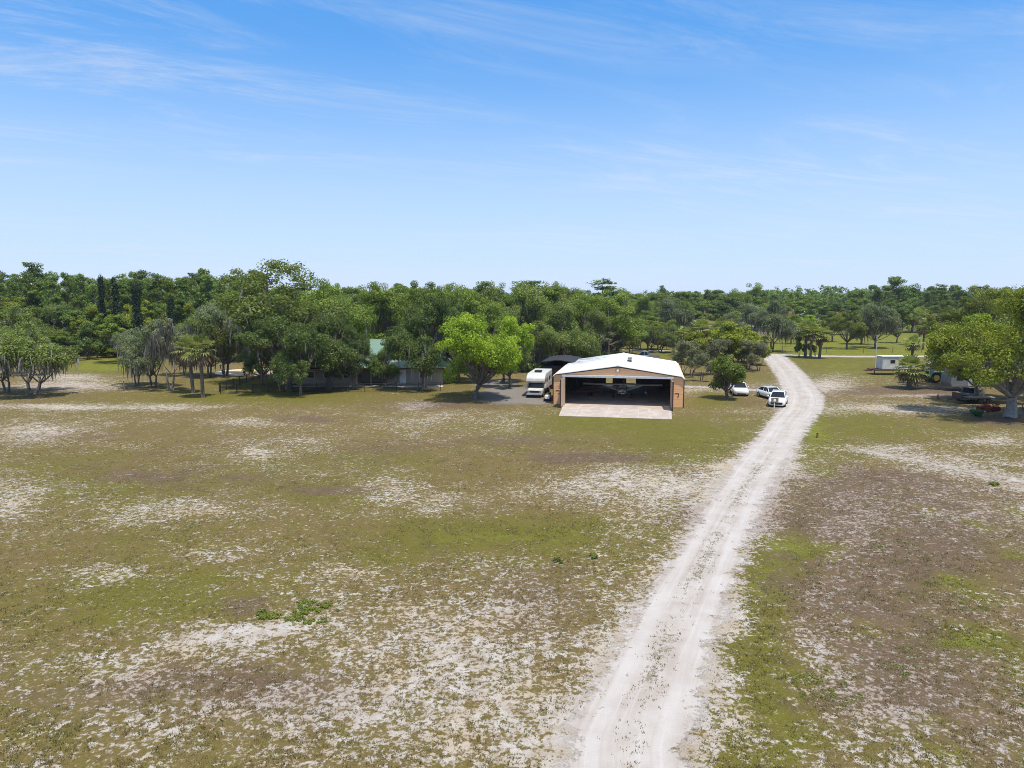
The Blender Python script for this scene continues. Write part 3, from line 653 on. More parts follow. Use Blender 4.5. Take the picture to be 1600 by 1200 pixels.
def gen_palm(kind, seed, H, fr=1.75, n=28, dead=12, trunk_r=0.19, lean=0.2):
    """cabbage palm: fan fronds on arching stalks over a boot-covered trunk and a brown skirt"""
    rng = np.random.RandomState(seed); top = np.array([lean, lean*.3, H - fr*1.25])
    def fans(count, e0, e1, sc, stiff):
        Vs, Fs, Ts, nb = [], [], [], 0
        for i in range(count):
            a = i*2.399 + rng.uniform(-.3, .3); e = e0 + (e1-e0)*((i+.5)/count) + rng.uniform(-.12, .12)
            dr = np.array([math.cos(a)*math.cos(e), math.sin(a)*math.cos(e), math.sin(e)]); L = fr*.60*sc*rng.uniform(.8, 1.15)
            hub = top + dr*L - np.array([0, 0, .10*L]); side = np.array([-math.sin(a), math.cos(a), 0]); upv = np.cross(dr, side)
            if upv[2] < 0: upv = -upv
            tone = rng.rand()
            st = .035
            Vs.append(np.stack([top - side*st, top + side*st, hub + side*st*.7, hub - side*st*.7])); Fs.append([[nb, nb+1, nb+2, nb+3]]); nb += 4; Ts.append([tone*.6])
            nbld = 11
            for q in range(nbld):
                ang = -1.75 + 3.5*q/(nbld-1); bl = fr*.62*sc*(1 - .22*abs(ang)/1.75)*rng.uniform(.85, 1.1)
                d1 = dr*math.cos(ang) + side*math.sin(ang) + upv*(.12*abs(ang)); d1 /= np.linalg.norm(d1)
                wv = np.cross(d1, upv); wv /= np.linalg.norm(wv) + 1e-9; wv *= .078*fr/1.75
                mid = hub + d1*bl*.55; tip = hub + d1*bl*.9 - np.array([0, 0, stiff*bl*rng.uniform(.7, 1.3)])
                Vs.append(np.stack([hub, mid + wv, tip, mid - wv])); Fs.append([[nb, nb+1, nb+2, nb+3]]); nb += 4; Ts.append([min(1, tone*.6 + rng.rand()*.4)])
        return np.concatenate(Vs), np.concatenate(Fs), np.concatenate(Ts)
    V, F, T = fans(n, -.45, 1.45, 1.0, .22)
    V[:, 2] = top[2] + (V[:, 2] - top[2]) * 1.28
    parts = []
    P = np.stack([np.linspace(0, top[0], 7), np.linspace(0, top[1], 7), np.linspace(-.15, top[2] + .1, 7)], -1)
    segs = [(P, trunk_r*np.array([1.25, 1.0, .95, 1.0, 1.1, 1.35, 1.2]))]
    for i in range(40):                               # old leaf bases
        z = top[2] - rng.uniform(0, min(1.6, top[2]*.5)); a = i*2.399; f = z/max(top[2], .1); c = np.array([top[0]*f, top[1]*f, z])
        o = np.array([math.cos(a), math.sin(a), 0]); segs.append((np.stack([c + o*trunk_r*.9, c + o*(trunk_r+.16) + np.array([0, 0, .22])]), np.array([.05, .03])))
    TV, TF = tubes_np(segs, 7)
    parts.append(("trunk", mesh_np("trunk", TV, TF, M['bark_palm'], smooth=True)))
    parts.append(("crown", mesh_np("crown", V, F, M['frond'], T)))
    if dead:
        V, F, T = fans(dead, -1.25, -.45, .92, .45); parts.append(("dead_frond", mesh_np("dead_frond", V, F, M['dead'], T)))
    finish(kind, parts, fr*2.05, H)

B_ = M['bark']
for s in range(4): gen_broad('live_oak', 100+s, 14, 15, .9, (M['oak'], B_), 135, 150, .34, trunk_r=.45, moss=160)
gen_broad('tall_oak', 111, 14, 15, 1.2, (M['gold_oak'], B_), 130, 150, .34, trunk_r=.5, moss=300, airy=.30)
for s in range(3): gen_broad('dark_oak', 120+s, 13, 14, 1.0, (M['oak_dark'], B_), 165, 150, .32, trunk_r=.42, moss=130)
for s in range(3): gen_broad('pale_oak', 140+s, 12, 13, .6, (M['oak_pale'], B_), 120, 150, .30, trunk_r=.32, droop=.9, moss=300, moss_len=1.1)
for s in range(3): gen_broad('moss_oak', 160+s, 8.5, 10.5, 1.2, (M['moss_leaf'], B_), 135, 120, .26, trunk_r=.24, stems=2, moss=520, moss_len=1.5)
gen_broad('moss_tree', 171, 8.5, 7.8, 1.9, (M['grey'], M['bark_pale']), 44, 55, .24, trunk_r=.24, stems=2, moss=1100, moss_len=1.4)
for s in range(2): gen_broad('green_moss_oak', 175+s, 8.5, 11, 1.3, (M['oak_pale'], B_), 125, 130, .26, trunk_r=.26, stems=2, moss=600, moss_len=1.4)
for s in range(3): gen_broad('broadleaf', 180+s, 12, 9.5, .7, (M['oak'], B_), 84, 150, .34, trunk_r=.28)
for s in range(2): gen_broad('fresh_tree', 186+s, 10, 9, .5, (M['bright_oak'], B_), 84, 150, .30, trunk_r=.24)
for s in range(2): gen_broad('olive_oak', 190+s, 12, 13, 1.2, (M['olive'], B_), 120, 160, .30, trunk_r=.40, moss=120)
gen_broad('bright_tree', 201, 10.5, 13.2, .7, (M['bright'], B_), 185, 150, .32, cr=(.12, .21), trunk_r=.40, lean=.6)
gen_broad('bright_tree', 203, 10, 10.5, .9, (M['bright'], B_), 95, 160, .32, cr=(.12, .21), trunk_r=.3)
gen_broad('big_oak', 206, 13.5, 18, 2.0, (M['bright_oak'], M['bark_pale']), 230, 160, .32, cr=(.10, .17), trunk_r=.62)
gen_broad('round_tree', 211, 5.4, 4.9, .75, (M['round'], B_), 170, 110, .20, el0=-.8, cr=(.16, .24), trunk_r=.22, flat=.9)
for s in range(3): gen_broad('grey_shrub', 220+s, 4.2, 4.8, .6, (M['grey'], B_), 52, 90, .17, cr=(.13, .22), trunk_r=.12, stems=3)
for s in range(2): gen_broad('green_shrub', 230+s, 4.5, 4.6, .1, (M['bright_oak'], B_), 90, 110, .20, cr=(.15, .24), trunk_r=.12, stems=3)
for s in range(2): gen_broad('bush', 240+s, 3.0, 3.6, .05, (M['oak'], B_), 40, 100, .22, cr=(.18, .28), trunk_r=.08, stems=3)
gen_broad('dark_bush', 246, 3.2, 3.4, .05, (M['oak_dark'], B_), 44, 100, .22, cr=(.18, .28), trunk_r=.08, stems=3)
for s in range(3): gen_broad('wood_tree', 250+s, 15, 10, 1.2, (M['far'], B_), 80, 90, .48, cr=(.15, .25), trunk_r=.25)
for s in range(4): gen_pine('pine', 260+s, 18, 6.5, 6.5, M['pine'])
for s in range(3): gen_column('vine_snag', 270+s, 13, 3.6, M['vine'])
for s in range(3): gen_palm('palm', 280+s, 7.5, lean=.2*(s-1))
gen_palm('short_palm', 290, 5.2, 1.95, 38, 14, .26, 0.0)

CUR = {}
def tree(kind, bx, by, top, wpx, label, group=None, cat='tree', rz=None, name=None, var=None):
    """a tree whose foot stands at ground pixel (bx, by), whose tip is seen at row top and whose crown is wpx wide"""
    g = gpt(bx, by); H = at(bx, top, g.y).z; W = abs(at(bx + wpx, by, g.y).x - at(bx, by, g.y).x)
    return tree_at(kind, g.x, g.y, H, W, label, group, cat, rz, name, var)
def tree_at(kind, x, y, H, W, label, group=None, cat='tree', rz=None, name=None, var=None):
    i = CUR.get(kind, 0); CUR[kind] = i + 1
    parts, pw, ph = PROTO[kind][(i if var is None else var) % len(PROTO[kind])]
    nm = name or {'palm': 'palm_tree', 'short_palm': 'palm_tree', 'pine': 'pine_tree', 'live_oak': 'oak_tree', 'dark_oak': 'oak_tree', 'pale_oak': 'oak_tree', 'tall_oak': 'oak_tree', 'big_oak': 'oak_tree', 'moss_oak': 'mossy_oak_tree', 'moss_tree': 'mossy_oak_tree', 'green_moss_oak': 'mossy_oak_tree',
                  'olive_oak': 'oak_tree', 'broadleaf': 'broadleaf_tree', 'wood_tree': 'broadleaf_tree', 'fresh_tree': 'broadleaf_tree', 'bright_tree': 'broadleaf_tree', 'round_tree': 'round_tree', 'grey_shrub': 'shrub', 'green_shrub': 'shrub', 'bush': 'bush', 'dark_bush': 'bush', 'vine_snag': 'vine_covered_tree'}[kind]
    e = empty(nm, (x, y, 0), (i*2.4 if rz is None else rz), label, cat, group)
    s = W/pw if W else H/ph
    e.scale = (s, s, H/ph)
    for pn, me in parts:
        c = link(pn, me, e)
        if pn == 'moss': c['kind'] = 'stuff'
    return e

# ------------------------------------------------------------------ hangar
HROT = math.atan2(-2.9, 15.05); HLOC = gpt(864, 631)
HW, HD, EAVE, RIDGE, O0, O1, OH, TH = 15.3, 18.8, 3.55, 4.70, 1.45, 13.75, 3.32, 0.12
hangar = empty("aircraft_hangar", HLOC, HROT, "tan metal aircraft hangar with low white gable roof and wide open front doors", "hangar")
def roof_z(x): return EAVE + (RIDGE - EAVE) * (1 - abs(x - HW/2) / (HW/2))
m = MB(); m.box(0, O0, 0, TH, 0, 3.44).box(O1, HW, 0, TH, 0, 3.44)
m.prism([(O0, OH + .02), (O1, OH + .02), (O1, 3.44), (HW - .06, 3.44), (HW - .40, EAVE + .02), (HW/2, RIDGE - .08), (.40, EAVE + .02), (.06, 3.44), (O0, 3.44)], 'y', 0, TH)
m.build("front_wall", M['siding'], hangar)
MB().box(0, TH, TH + .003, HD - TH - .003, 0, EAVE - .08).build("side_wall", M['siding'], hangar)
MB().box(HW - TH, HW, TH + .003, HD - TH - .003, 0, EAVE - .08).build("side_wall", M['siding'], hangar)
m = MB(); d0, d1, d2, d3 = 5.2, 6.15, 8.1, 9.45
for a, b in ((0, d0), (d1, d2), (d3, HW)): m.box(a, b, HD - TH, HD, 0, 3.0)
m.prism([(0, 3.0), (HW, 3.0), (HW, EAVE - .05), (HW/2, RIDGE - .08), (0, EAVE - .05)], 'y', HD - TH, HD)
m.build("back_wall", M['interior_shade'], hangar)  # back wall coloured dark to carry the interior shade
MB().box(TH + .004, TH + .03, TH + .1, HD - TH - .01, .03, 3.3).build("wall_shade_sheet", M['interior_shade'], hangar); MB().box(HW - TH - .03, HW - TH - .004, TH + .1, HD - TH - .01, .03, 3.3).build("wall_shade_sheet", M['interior_shade'], hangar)  # added dark sheets that make the interior read as shaded
MB().prism([(TH + .04, 3.32), (HW/2, RIDGE - .14), (HW - TH - .04, 3.32), (HW/2, RIDGE - .10)], 'y', TH + .01, HD - TH - .01).build("ceiling_shade_sheet", M['interior_shade'], hangar)  # same dark shade sheet under the roof
for sgn, nm in ((-1, 0), (1, 1)):
    x0, x1 = (-.12, HW/2) if sgn < 0 else (HW/2, HW + .12)
    z = lambda x: EAVE + (RIDGE - EAVE) * (1 - abs(x - HW/2) / (HW/2))
    ex = x0 if sgn < 0 else x1; cx = ex + (.42 if sgn < 0 else -.42)
    pts = [(ex, z(ex) - .30), (cx, z(cx)), (HW/2, RIDGE), (HW/2, RIDGE + .07), (cx, z(cx) + .07), (ex - .06*(-sgn)*-1, z(ex) - .22)]
    MB().prism(pts, 'y', -.22, HD + .15).build("roof", M['roof_white'], hangar)
MB().prism([(HW/2 - .25, RIDGE + .05), (HW/2, RIDGE + .085), (HW/2 + .25, RIDGE + .05), (HW/2, RIDGE + .12)], 'y', -.23, HD + .16).build("ridge_cap", M['white'], hangar)
m = MB()
m.prism([(.4, EAVE - .04), (HW/2, RIDGE - .16), (HW - .4, EAVE - .04), (HW - .4, EAVE + .05), (HW/2, RIDGE - .06), (.4, EAVE + .05)], 'y', -.05, -.005)
m.box(-.03, .07, -.04, -.003, 0, EAVE - .25).box(HW - .07, HW + .03, -.04, -.003, 0, EAVE - .25)
m.build("trim", M['dark_trim'], hangar)
MB().box(O0 - .35, O1 + .35, -.34, -.004, OH, OH + .25).build("door_track", M['light_metal'], hangar, bevel=.02)
for x, lab in ((O0, 0), (O1, 1)):
    sx = -1 if lab == 0 else 1
    dr = empty("door", (x, -.12, 0), R(-4) if lab == 0 else R(4)); dr.parent = hangar
    i0, i1 = (-.06, 0.0) if lab == 0 else (0.0, .06)
    MB().box(i0, i1, -2.75, 0, .05, OH - .02).build("door_sheet", M['tan_inner'], dr)
    MB().box(-.07, .07, -2.87, -2.751, .03, OH).box(-.05, .05, -2.75, 0, 0, .049).build("door_frame", M['dark_trim'], dr)
for x in (.62, HW - .75):
    m = MB(); m.box(x - .30, x + .12, -.03, .0, 1.62, 1.68).box(x + .10, x + .16, -.04, 0, 1.25, 1.70).box(x - .02, x + .16, -.035, 0, 1.22, 1.28).build("door_latch", M['dark_trim'], hangar)
MB().box(HW/2 - .27, HW/2 + .27, -.05, -.002, 3.98, 4.42).build("lamp_plate", M['tan_inner'], hangar)
lp = MB().tube([(HW/2, -.05, 4.2), (HW/2, -.18, 4.2)], .15, 12).build("wall_lamp", M['lamp'], hangar, smooth=False)
for yy0 in (7.0, 9.6):
    x = HW/2 + 1.15; zz = roof_z(x)
    m = MB().box(x - .33, x + .33, yy0, yy0 + .9, zz - .02, zz + .32).build("roof_vent", M['white'], hangar, bevel=.04)
    MB().box(x - .27, x + .27, yy0 - .03, yy0 - .002, zz + .06, zz + .28).box(x - .25, x + .25, yy0 + .15, yy0 + .75, zz + .322, zz + .345).build("louvre", M['black'], m)
MB().box(TH + .01, HW - TH - .01, .01, HD + .4, -.10, .03).build("floor_slab", M['hangar_floor'], hangar)
AP = empty("concrete_apron", HLOC, HROT); tag(AP, kind="structure")
HMI = (Matrix.Translation(HLOC) @ Matrix.Rotation(HROT, 4, 'Z')).inverted()
ac = [HMI @ gpt(*q) for q in ((873, 650), (1050, 655.5))]
MB().prism([(ac[0].x, ac[0].y), (ac[1].x, ac[1].y), (O1 + .15, -.01), (O0 - .15, -.01)], 'z', -.1, .035).build("concrete_apron_slab", M['apron'], AP)
HM = Matrix.Translation(HLOC) @ Matrix.Rotation(HROT, 4, 'Z')
def hl(x, y, z=0.03): return HM @ Vector((x, y, z))

# low dark trailer and white buckets inside the hangar
t = empty("utility_trailer", hl(3.7, 8.2), HROT + .1, "low dark trailer parked in the shade inside the hangar", "trailer")
MB().box(-1.6, 1.6, -.7, .7, .42, .52).box(-1.6, 1.6, -.7, -.65, .52, .80).box(-1.6, 1.6, .65, .7, .52, .80).build("bed", M['rust'], t)
for sx in (-1, 1): MB().tube([(.1, sx*.75, .28), (.1, sx*.95, .28)], .28, 14).build("wheel", M['tyre'], t)
MB().box(-2.6, -1.6, -.05, .05, .40, .48).build("drawbar", M['black'], t)
for px, py, lab in ((937, 611, "small white round float on the dark hangar floor to the left of the aircraft"), (1009, 613, "small white round float on the hangar floor to the right of the aircraft")):
    p = gpt(px, py + 3); e = empty("mooring_float", (p.x, p.y, .03), 0, lab, "float")
    MB().ball((0, 0, .2), .2, 12, 8).build("ball", M['lamp'], e, smooth=True); MB().tube([(0, 0, .39), (0, 0, .50)], .04, 8).build("neck", M['black'], e)

# ------------------------------------------------------------------ aeroplane, nose to the door
AIR = empty("light_aircraft", hl(8.0, 6.6), HROT, "high wing light aircraft with braced wings standing nose out inside the hangar", "aircraft")
def ring(x, y, w, h, z, n=12, p=.75):
    out = []
    for k in range(n):
        a = 2*math.pi*k/n; c, s_ = math.cos(a), math.sin(a)
        out.append((x + w*math.copysign(abs(c)**p, c), y, z + h*math.copysign(abs(s_)**p, s_)))
    return out
MB().loft([ring(0, y, w_, h_, z_) for y, w_, h_, z_ in ((-.55, .50, .34, .98), (.3, .52, .46, 1.10), (1.4, .52, .50, 1.14), (2.6, .36, .40, 1.10), (4.3, .20, .28, 1.05), (6.0, .07, .17, 1.02))]).build("fuselage", M['olive_paint'], AIR, smooth=True)
cowl = MB().loft([ring(0, y, w_, h_, z_) for y, w_, h_, z_ in ((-1.50, .30, .18, .86), (-1.40, .46, .25, .88), (-.95, .50, .30, .92), (-.54, .505, .345, .98))]).build("cowling", M['cloth'], AIR, smooth=True)
MB().box(-.34, .34, -1.512, -1.49, .80, .92).build("air_intake", M['black'], cowl)
MB().prism([(-.46, 1.22), (.46, 1.22), (.40, 1.62), (-.40, 1.62)], 'y', -.45, 1.3).build("windscreen", M['glass'], AIR)
foil = [(-.70, .02), (-.62, .10), (-.35, .16), (.1, .14), (.55, .07), (.85, .0), (.3, -.02), (-.4, -.03)]
wm = MB().prism([(a, 1.68 + b) for a, b in foil], 'x', -4.95, 4.95); wm.build("wing", M['cloth'], AIR)
for sx in (-1, 1):
    m = MB().tube([(sx*.5, -.25, .92), (sx*2.5, -.35, 1.66)], .032, 6).tube([(sx*.5, .35, .92), (sx*2.5, .45, 1.66)], .028, 6); m.build("wing_strut", M['cloth'], AIR)
    m = MB().tube([(sx*.42, -.35, .72), (sx*1.12, -.25, .30)], .05, 6).tube([(sx*.42, .35, .72), (sx*1.12, -.25, .30)], .035, 6); m.build("gear_leg", M['olive_paint'], AIR)
    wh = MB().tube([(sx*1.04, -.25, .28), (sx*1.24, -.25, .28)], .28, 16).build("wheel", M['tyre'], AIR, bevel=.05); MB().tube([(sx*1.03, -.25, .28), (sx*1.25, -.25, .28)], .12, 10).build("hub", M['rim'], wh)
MB().prism([(5.2, 1.05), (6.1, 1.05), (6.25, 2.15), (5.85, 2.2), (5.4, 1.5)], 'x', -.03, .03).build("tail_fin", M['cloth'], AIR)
MB().prism([(-1.5, 5.4), (1.5, 5.4), (1.4, 6.1), (-1.4, 6.1)], 'z', 1.08, 1.14).build("tailplane", M['cloth'], AIR)
MB().tube([(0, 6.0, .9), (0, 6.2, .14)], .03, 6).tube([(-.04, 6.2, .11), (.04, 6.2, .11)], .11, 10).build("tail_wheel", M['tyre'], AIR)
pr = MB().tube([(0, -1.70, .90), (0, -1.49, .90)], [.03, .10], 10).build("spinner", M['rim'], AIR)
MB().loft([[(.05, -1.60, .86), (.10, -1.60, .93), (.06, -1.62, .97), (.02, -1.62, .9)], [(.40, -1.60, 1.22), (.47, -1.60, 1.28), (.45, -1.62, 1.31), (.39, -1.62, 1.25)], [(.86, -1.60, 1.62), (.89, -1.60, 1.65), (.88, -1.61, 1.66), (.85, -1.61, 1.63)]]).loft([[(-.05, -1.60, .94), (-.10, -1.60, .87), (-.06, -1.62, .83), (-.02, -1.62, .9)], [(-.40, -1.60, .58), (-.47, -1.60, .52), (-.45, -1.62, .49), (-.39, -1.62, .55)], [(-.70, -1.60, .32), (-.73, -1.60, .29), (-.72, -1.61, .28), (-.69, -1.61, .31)]]).build("propeller", M['black'], AIR)

# ------------------------------------------------------------------ vehicles
def wheel(parent, x, y, r=.34, w_=.24, side=1, rimr=.62, rimmat='rim', tyremat='tyre'):
    e = MB().tube([(x - w_/2, y, r), (x + w_/2, y, r)], r, 18).build("wheel", M[tyremat], parent, bevel=.03)
    MB().tube([(x + side*(w_/2 - .02), y, r), (x + side*(w_/2 + .012), y, r)], r*rimr, 14).build("rim", M[rimmat], e)
    return e
def car(name, loc, rz, L, W, H, paint, label, cat, group=None, hood=.27, roof0=.42, roof1=.84, belt=.60, hatch=True, glass_roof=False, mouth=True):
    """front faces -y. Body loft below the waist line, glasshouse with pillars and roof above it"""
    e = empty(name, loc, rz, label, cat, group)
    hw = W/2; y0 = -L/2; zb = .20; zw = H*belt
    def sec(y, w_, zlow, zsh, ztop):
        r = [(w_*.80, zlow), (w_*.96, zlow + .10), (w_, zlow + (zsh-zlow)*.45), (w_*.965, zsh), (w_*.80, ztop)]
        return [(a, y, b) for a, b in r] + [(-a, y, b) for a, b in r[::-1]]
    st = [(0, .74, zb+.12, zw*.66, zw*.72), (.018, .86, zb+.02, zw*.74, zw*.80), (.06, .95, zb, zw*.82, zw*.885), (.16, 1.0, zb, zw*.90, zw*.955), (hood, 1.0, zb, zw*.96, zw*1.03), (.45, 1.0, zb, zw, zw*1.04), (.70, 1.0, zb, zw*1.03, zw*1.07), (.90, .985, zb, zw*1.05, zw*1.07), (.975, .93, zb+.06, zw*1.0, zw*1.03), (1, .86, zb+.16, zw*.92, zw*.96)]
    MB().loft([sec(y0 + L*t, hw*w_, a, b, c) for t, w_, a, b, c in st]).build("body", M[paint], e, smooth=True)
    gb = [(hood, .80, zw*1.0), (roof0, .60, H*.975), (roof1, .58, H*.955), (.965 if hatch else .93, .76, zw*1.04)]
    yA, yB, yC, yD = [y0 + L*t for t, _, _ in gb]
    def quad(m, pts, t=.015): m.add(pts, [(0, 1, 2, 3)])
    bw, tw = hw*.88, hw*.68; zA, zT, zC = zw*1.01, H*.965, H*.945; zD = zw*1.05
    core = MB().loft([[(-bw, yA, zA), (bw, yA, zA), (bw*.98, yA + .02, zA - .05), (-bw*.98, yA + .02, zA - .05)]] if False else
                     [[(-bw, yA, zA-.06), (bw, yA, zA-.06), (bw, yA, zA), (-bw, yA, zA)], [(-bw, yB, zA-.06), (bw, yB, zA-.06), (tw, yB, zT), (-tw, yB, zT)], [(-bw, yC, zA-.06), (bw, yC, zA-.06), (tw, yC, zC), (-tw, yC, zC)], [(-bw*.95, yD, zA-.06), (bw*.95, yD, zA-.06), (bw*.9, yD, zD), (-bw*.9, yD, zD)]])
    core.build("window_glass", M['glass'], e)
    m = MB()                                            # roof skin and pillars stand proud of the glass
    if not glass_roof: m.add([(-tw-.02, yB, zT+.004), (tw+.02, yB, zT+.004), (tw+.02, yC, zC+.004), (-tw-.02, yC, zC+.004), (-tw+.05, yB + .1, zT+.05), (tw-.05, yB + .1, zT+.05), (tw-.05, yC - .1, zC+.05), (-tw+.05, yC - .1, zC+.05)], [(0,3,2,1),(4,5,6,7),(0,1,5,4),(1,2,6,5),(2,3,7,6),(3,0,4,7)])
    for sx in (-1, 1):
        A, B_, C_, D_ = (sx*bw, yA, zA), (sx*tw, yB, zT), (sx*tw, yC, zC), (sx*bw*.93, yD, zD)
        m.tube([A, B_], .045, 6).tube([B_, C_], .05, 6).tube([C_, D_], .07, 6)
        ym = (yB + yC)/2; m.tube([(sx*(bw+.005), ym + .05, zA), (sx*(tw+.005), ym + .05, (zT+zC)/2)], .035, 6)
    m.build("roof", M[paint], e)
    for sx in (-1, 1):
        wheel(e, sx*(hw - .12), y0 + L*.19, .345, .24, sx); wheel(e, sx*(hw - .12), y0 + L*.80, .345, .24, sx)
        MB().loft([[(sx*hw*.52, y0 + L*.012, zw*.70), (sx*hw*.86, y0 + L*.045, zw*.72), (sx*hw*.88, y0 + L*.05, zw*.82), (sx*hw*.54, y0 + L*.02, zw*.775)], [(sx*hw*.52, y0 + L*.05, zw*.72), (sx*hw*.90, y0 + L*.09, zw*.74), (sx*hw*.92, y0 + L*.09, zw*.86), (sx*hw*.54, y0 + L*.06, zw*.82)]]).build("headlight", M['headlight'], e)
        MB().ball((sx*(hw + .10), yA + .28, zw*1.10), (.12, .07, .08), 8, 5).build("mirror", M[paint], e, smooth=True)
        MB().box(min(sx*hw*.55, sx*hw*.84), max(sx*hw*.55, sx*hw*.84), y0 + L*.965, y0 + L*.99, zw*.80, zw*.92).build("tail_light", M['red'], e)
    if mouth: MB().loft([[(-hw*.62, y0 - .012, zb + .13), (hw*.62, y0 - .012, zb + .13), (hw*.70, y0 + .0, zb + .40), (-hw*.70, y0 + .0, zb + .40)], [(-hw*.60, y0 + .12, zb + .1), (hw*.60, y0 + .12, zb + .1), (hw*.66, y0 + .12, zb + .4), (-hw*.66, y0 + .12, zb + .4)]]).build("grille", M['black'], e)
    else: MB().box(-hw*.60, hw*.60, y0 - .006, y0 + .12, zb + .05, zb + .20).build("grille", M['black'], e)
    MB().box(-hw*.86, hw*.86, y0 + .16, y0 + L - .16, .16, .26).build("underbody", M['black'], e)
    return e
p = gpt(1213, 637); car("parked_car", (p.x + 1.0, p.y + 2.2, 0), R(-25), 4.5, 1.95, 1.66, 'white_paint', "white crossover with black grille parked behind the small sign by the sand road", "car", "white cars parked by the sand road", roof1=.86)
p = gpt(1203, 626); car("parked_car", (p.x + .9, p.y + 2.3, 0), R(9), 4.6, 1.88, 1.46, 'white_paint', "white sedan turned partly sideways behind the crossover with black grille", "car", "white cars parked by the sand road", hatch=False, roof1=.74)
p = gpt(1157, 619.5); car("parked_car", (p.x + .5, p.y + 2.3, 0), R(-9), 4.7, 1.95, 1.60, 'white_paint', "white smooth nosed hatchback parked beside the small round tree", "car", "white cars parked by the sand road", mouth=False, glass_roof=False, roof1=.80)

def pickup(loc, rz, paint, label, tall_cap=False):
    """faces -y"""
    e = empty("pickup_truck", loc, rz, label, "pickup truck")
    hw, zw = .98, 1.12
    def sec(y, w_, zl, zt): return [(w_*.92, y, zl), (w_, y, zl + .15), (w_, y, zt - .12), (w_*.9, y, zt), (-w_*.9, y, zt), (-w_, y, zt - .12), (-w_, y, zl + .15), (-w_*.92, y, zl)]
    MB().loft([sec(y, hw*w_, a, b) for y, w_, a, b in ((-2.75, .88, .48, .98), (-2.65, .96, .40, 1.06), (-1.3, 1, .36, 1.15), (.75, 1, .36, 1.14))]).build("body", M[paint], e, smooth=False, bevel=.05)
    cab = [[(-.88, -1.35, 1.10), (.88, -1.35, 1.10), (.86, -1.25, 1.12), (-.86, -1.25, 1.12)]]
    MB().loft([[(-.88, y, 1.1), (.88, y, 1.1), (t_, y2, z2), (-t_, y2, z2)] for y, t_, y2, z2 in ((-1.35, .86, -1.33, 1.13), (-.70, .70, -.62, 1.80), (.55, .70, .50, 1.82), (.74, .84, .72, 1.16))]).build("window_glass", M['glass'], e)
    m = MB().box(-.74, .74, -.70, .56, 1.815, 1.87)
    for sx in (-1, 1): m.tube([(sx*.88, -1.33, 1.12), (sx*.72, -.64, 1.82)], .05, 6).tube([(sx*.86, .72, 1.12), (sx*.72, .52, 1.82)], .07, 6).tube([(sx*.885, -.05, 1.12), (sx*.72, -.05, 1.82)], .04, 6)
    m.build("roof", M[paint], e)
    m = MB().box(-hw, -hw + .08, .78, 2.75, .45, 1.16).box(hw - .08, hw, .78, 2.75, .45, 1.16).box(-hw + .083, hw - .083, 2.67, 2.75, .50, 1.14).box(-hw + .083, hw - .083, .78, 2.667, .55, .62)
    m.build("bed", M[paint], e)
    for sx in (-1, 1):
        wheel(e, sx*(hw - .10), -1.85, .40, .27, sx); wheel(e, sx*(hw - .10), 1.75, .40, .27, sx)
        MB().box(min(sx*.55, sx*.86), max(sx*.55, sx*.86), -2.77, -2.6, .80, .98).build("headlight", M['headlight'], e)
        MB().box(min(sx*.80, sx*.965), max(sx*.80, sx*.965), 2.74, 2.77, .80, 1.08).build("tail_light", M['red'], e)
        MB().box(min(sx*.95, sx*1.15), max(sx*.95, sx*1.15), -1.15, -1.0, 1.15, 1.35).build("mirror", M['black'], e)
    MB().box(-.52, .52, -2.78, -2.6, .66, .98).build("grille", M['black'], e); MB().box(-.95, .95, -2.86, -2.781, .45, .62).build("bumper", M['grey_metal'], e)
    return e
p = gpt(1008, 563.5); pickup((p.x, p.y, 0), R(180 + 72), 'silver', "silver pickup truck standing behind the hangar roof ridge")
p = gpt(1508, 628); pickup((p.x + 1.6, p.y + 1.6, 0), R(-50), 'old_grey', "old dull grey pickup truck in the shade below the big right hand oak").scale = (.86, .86, .86)

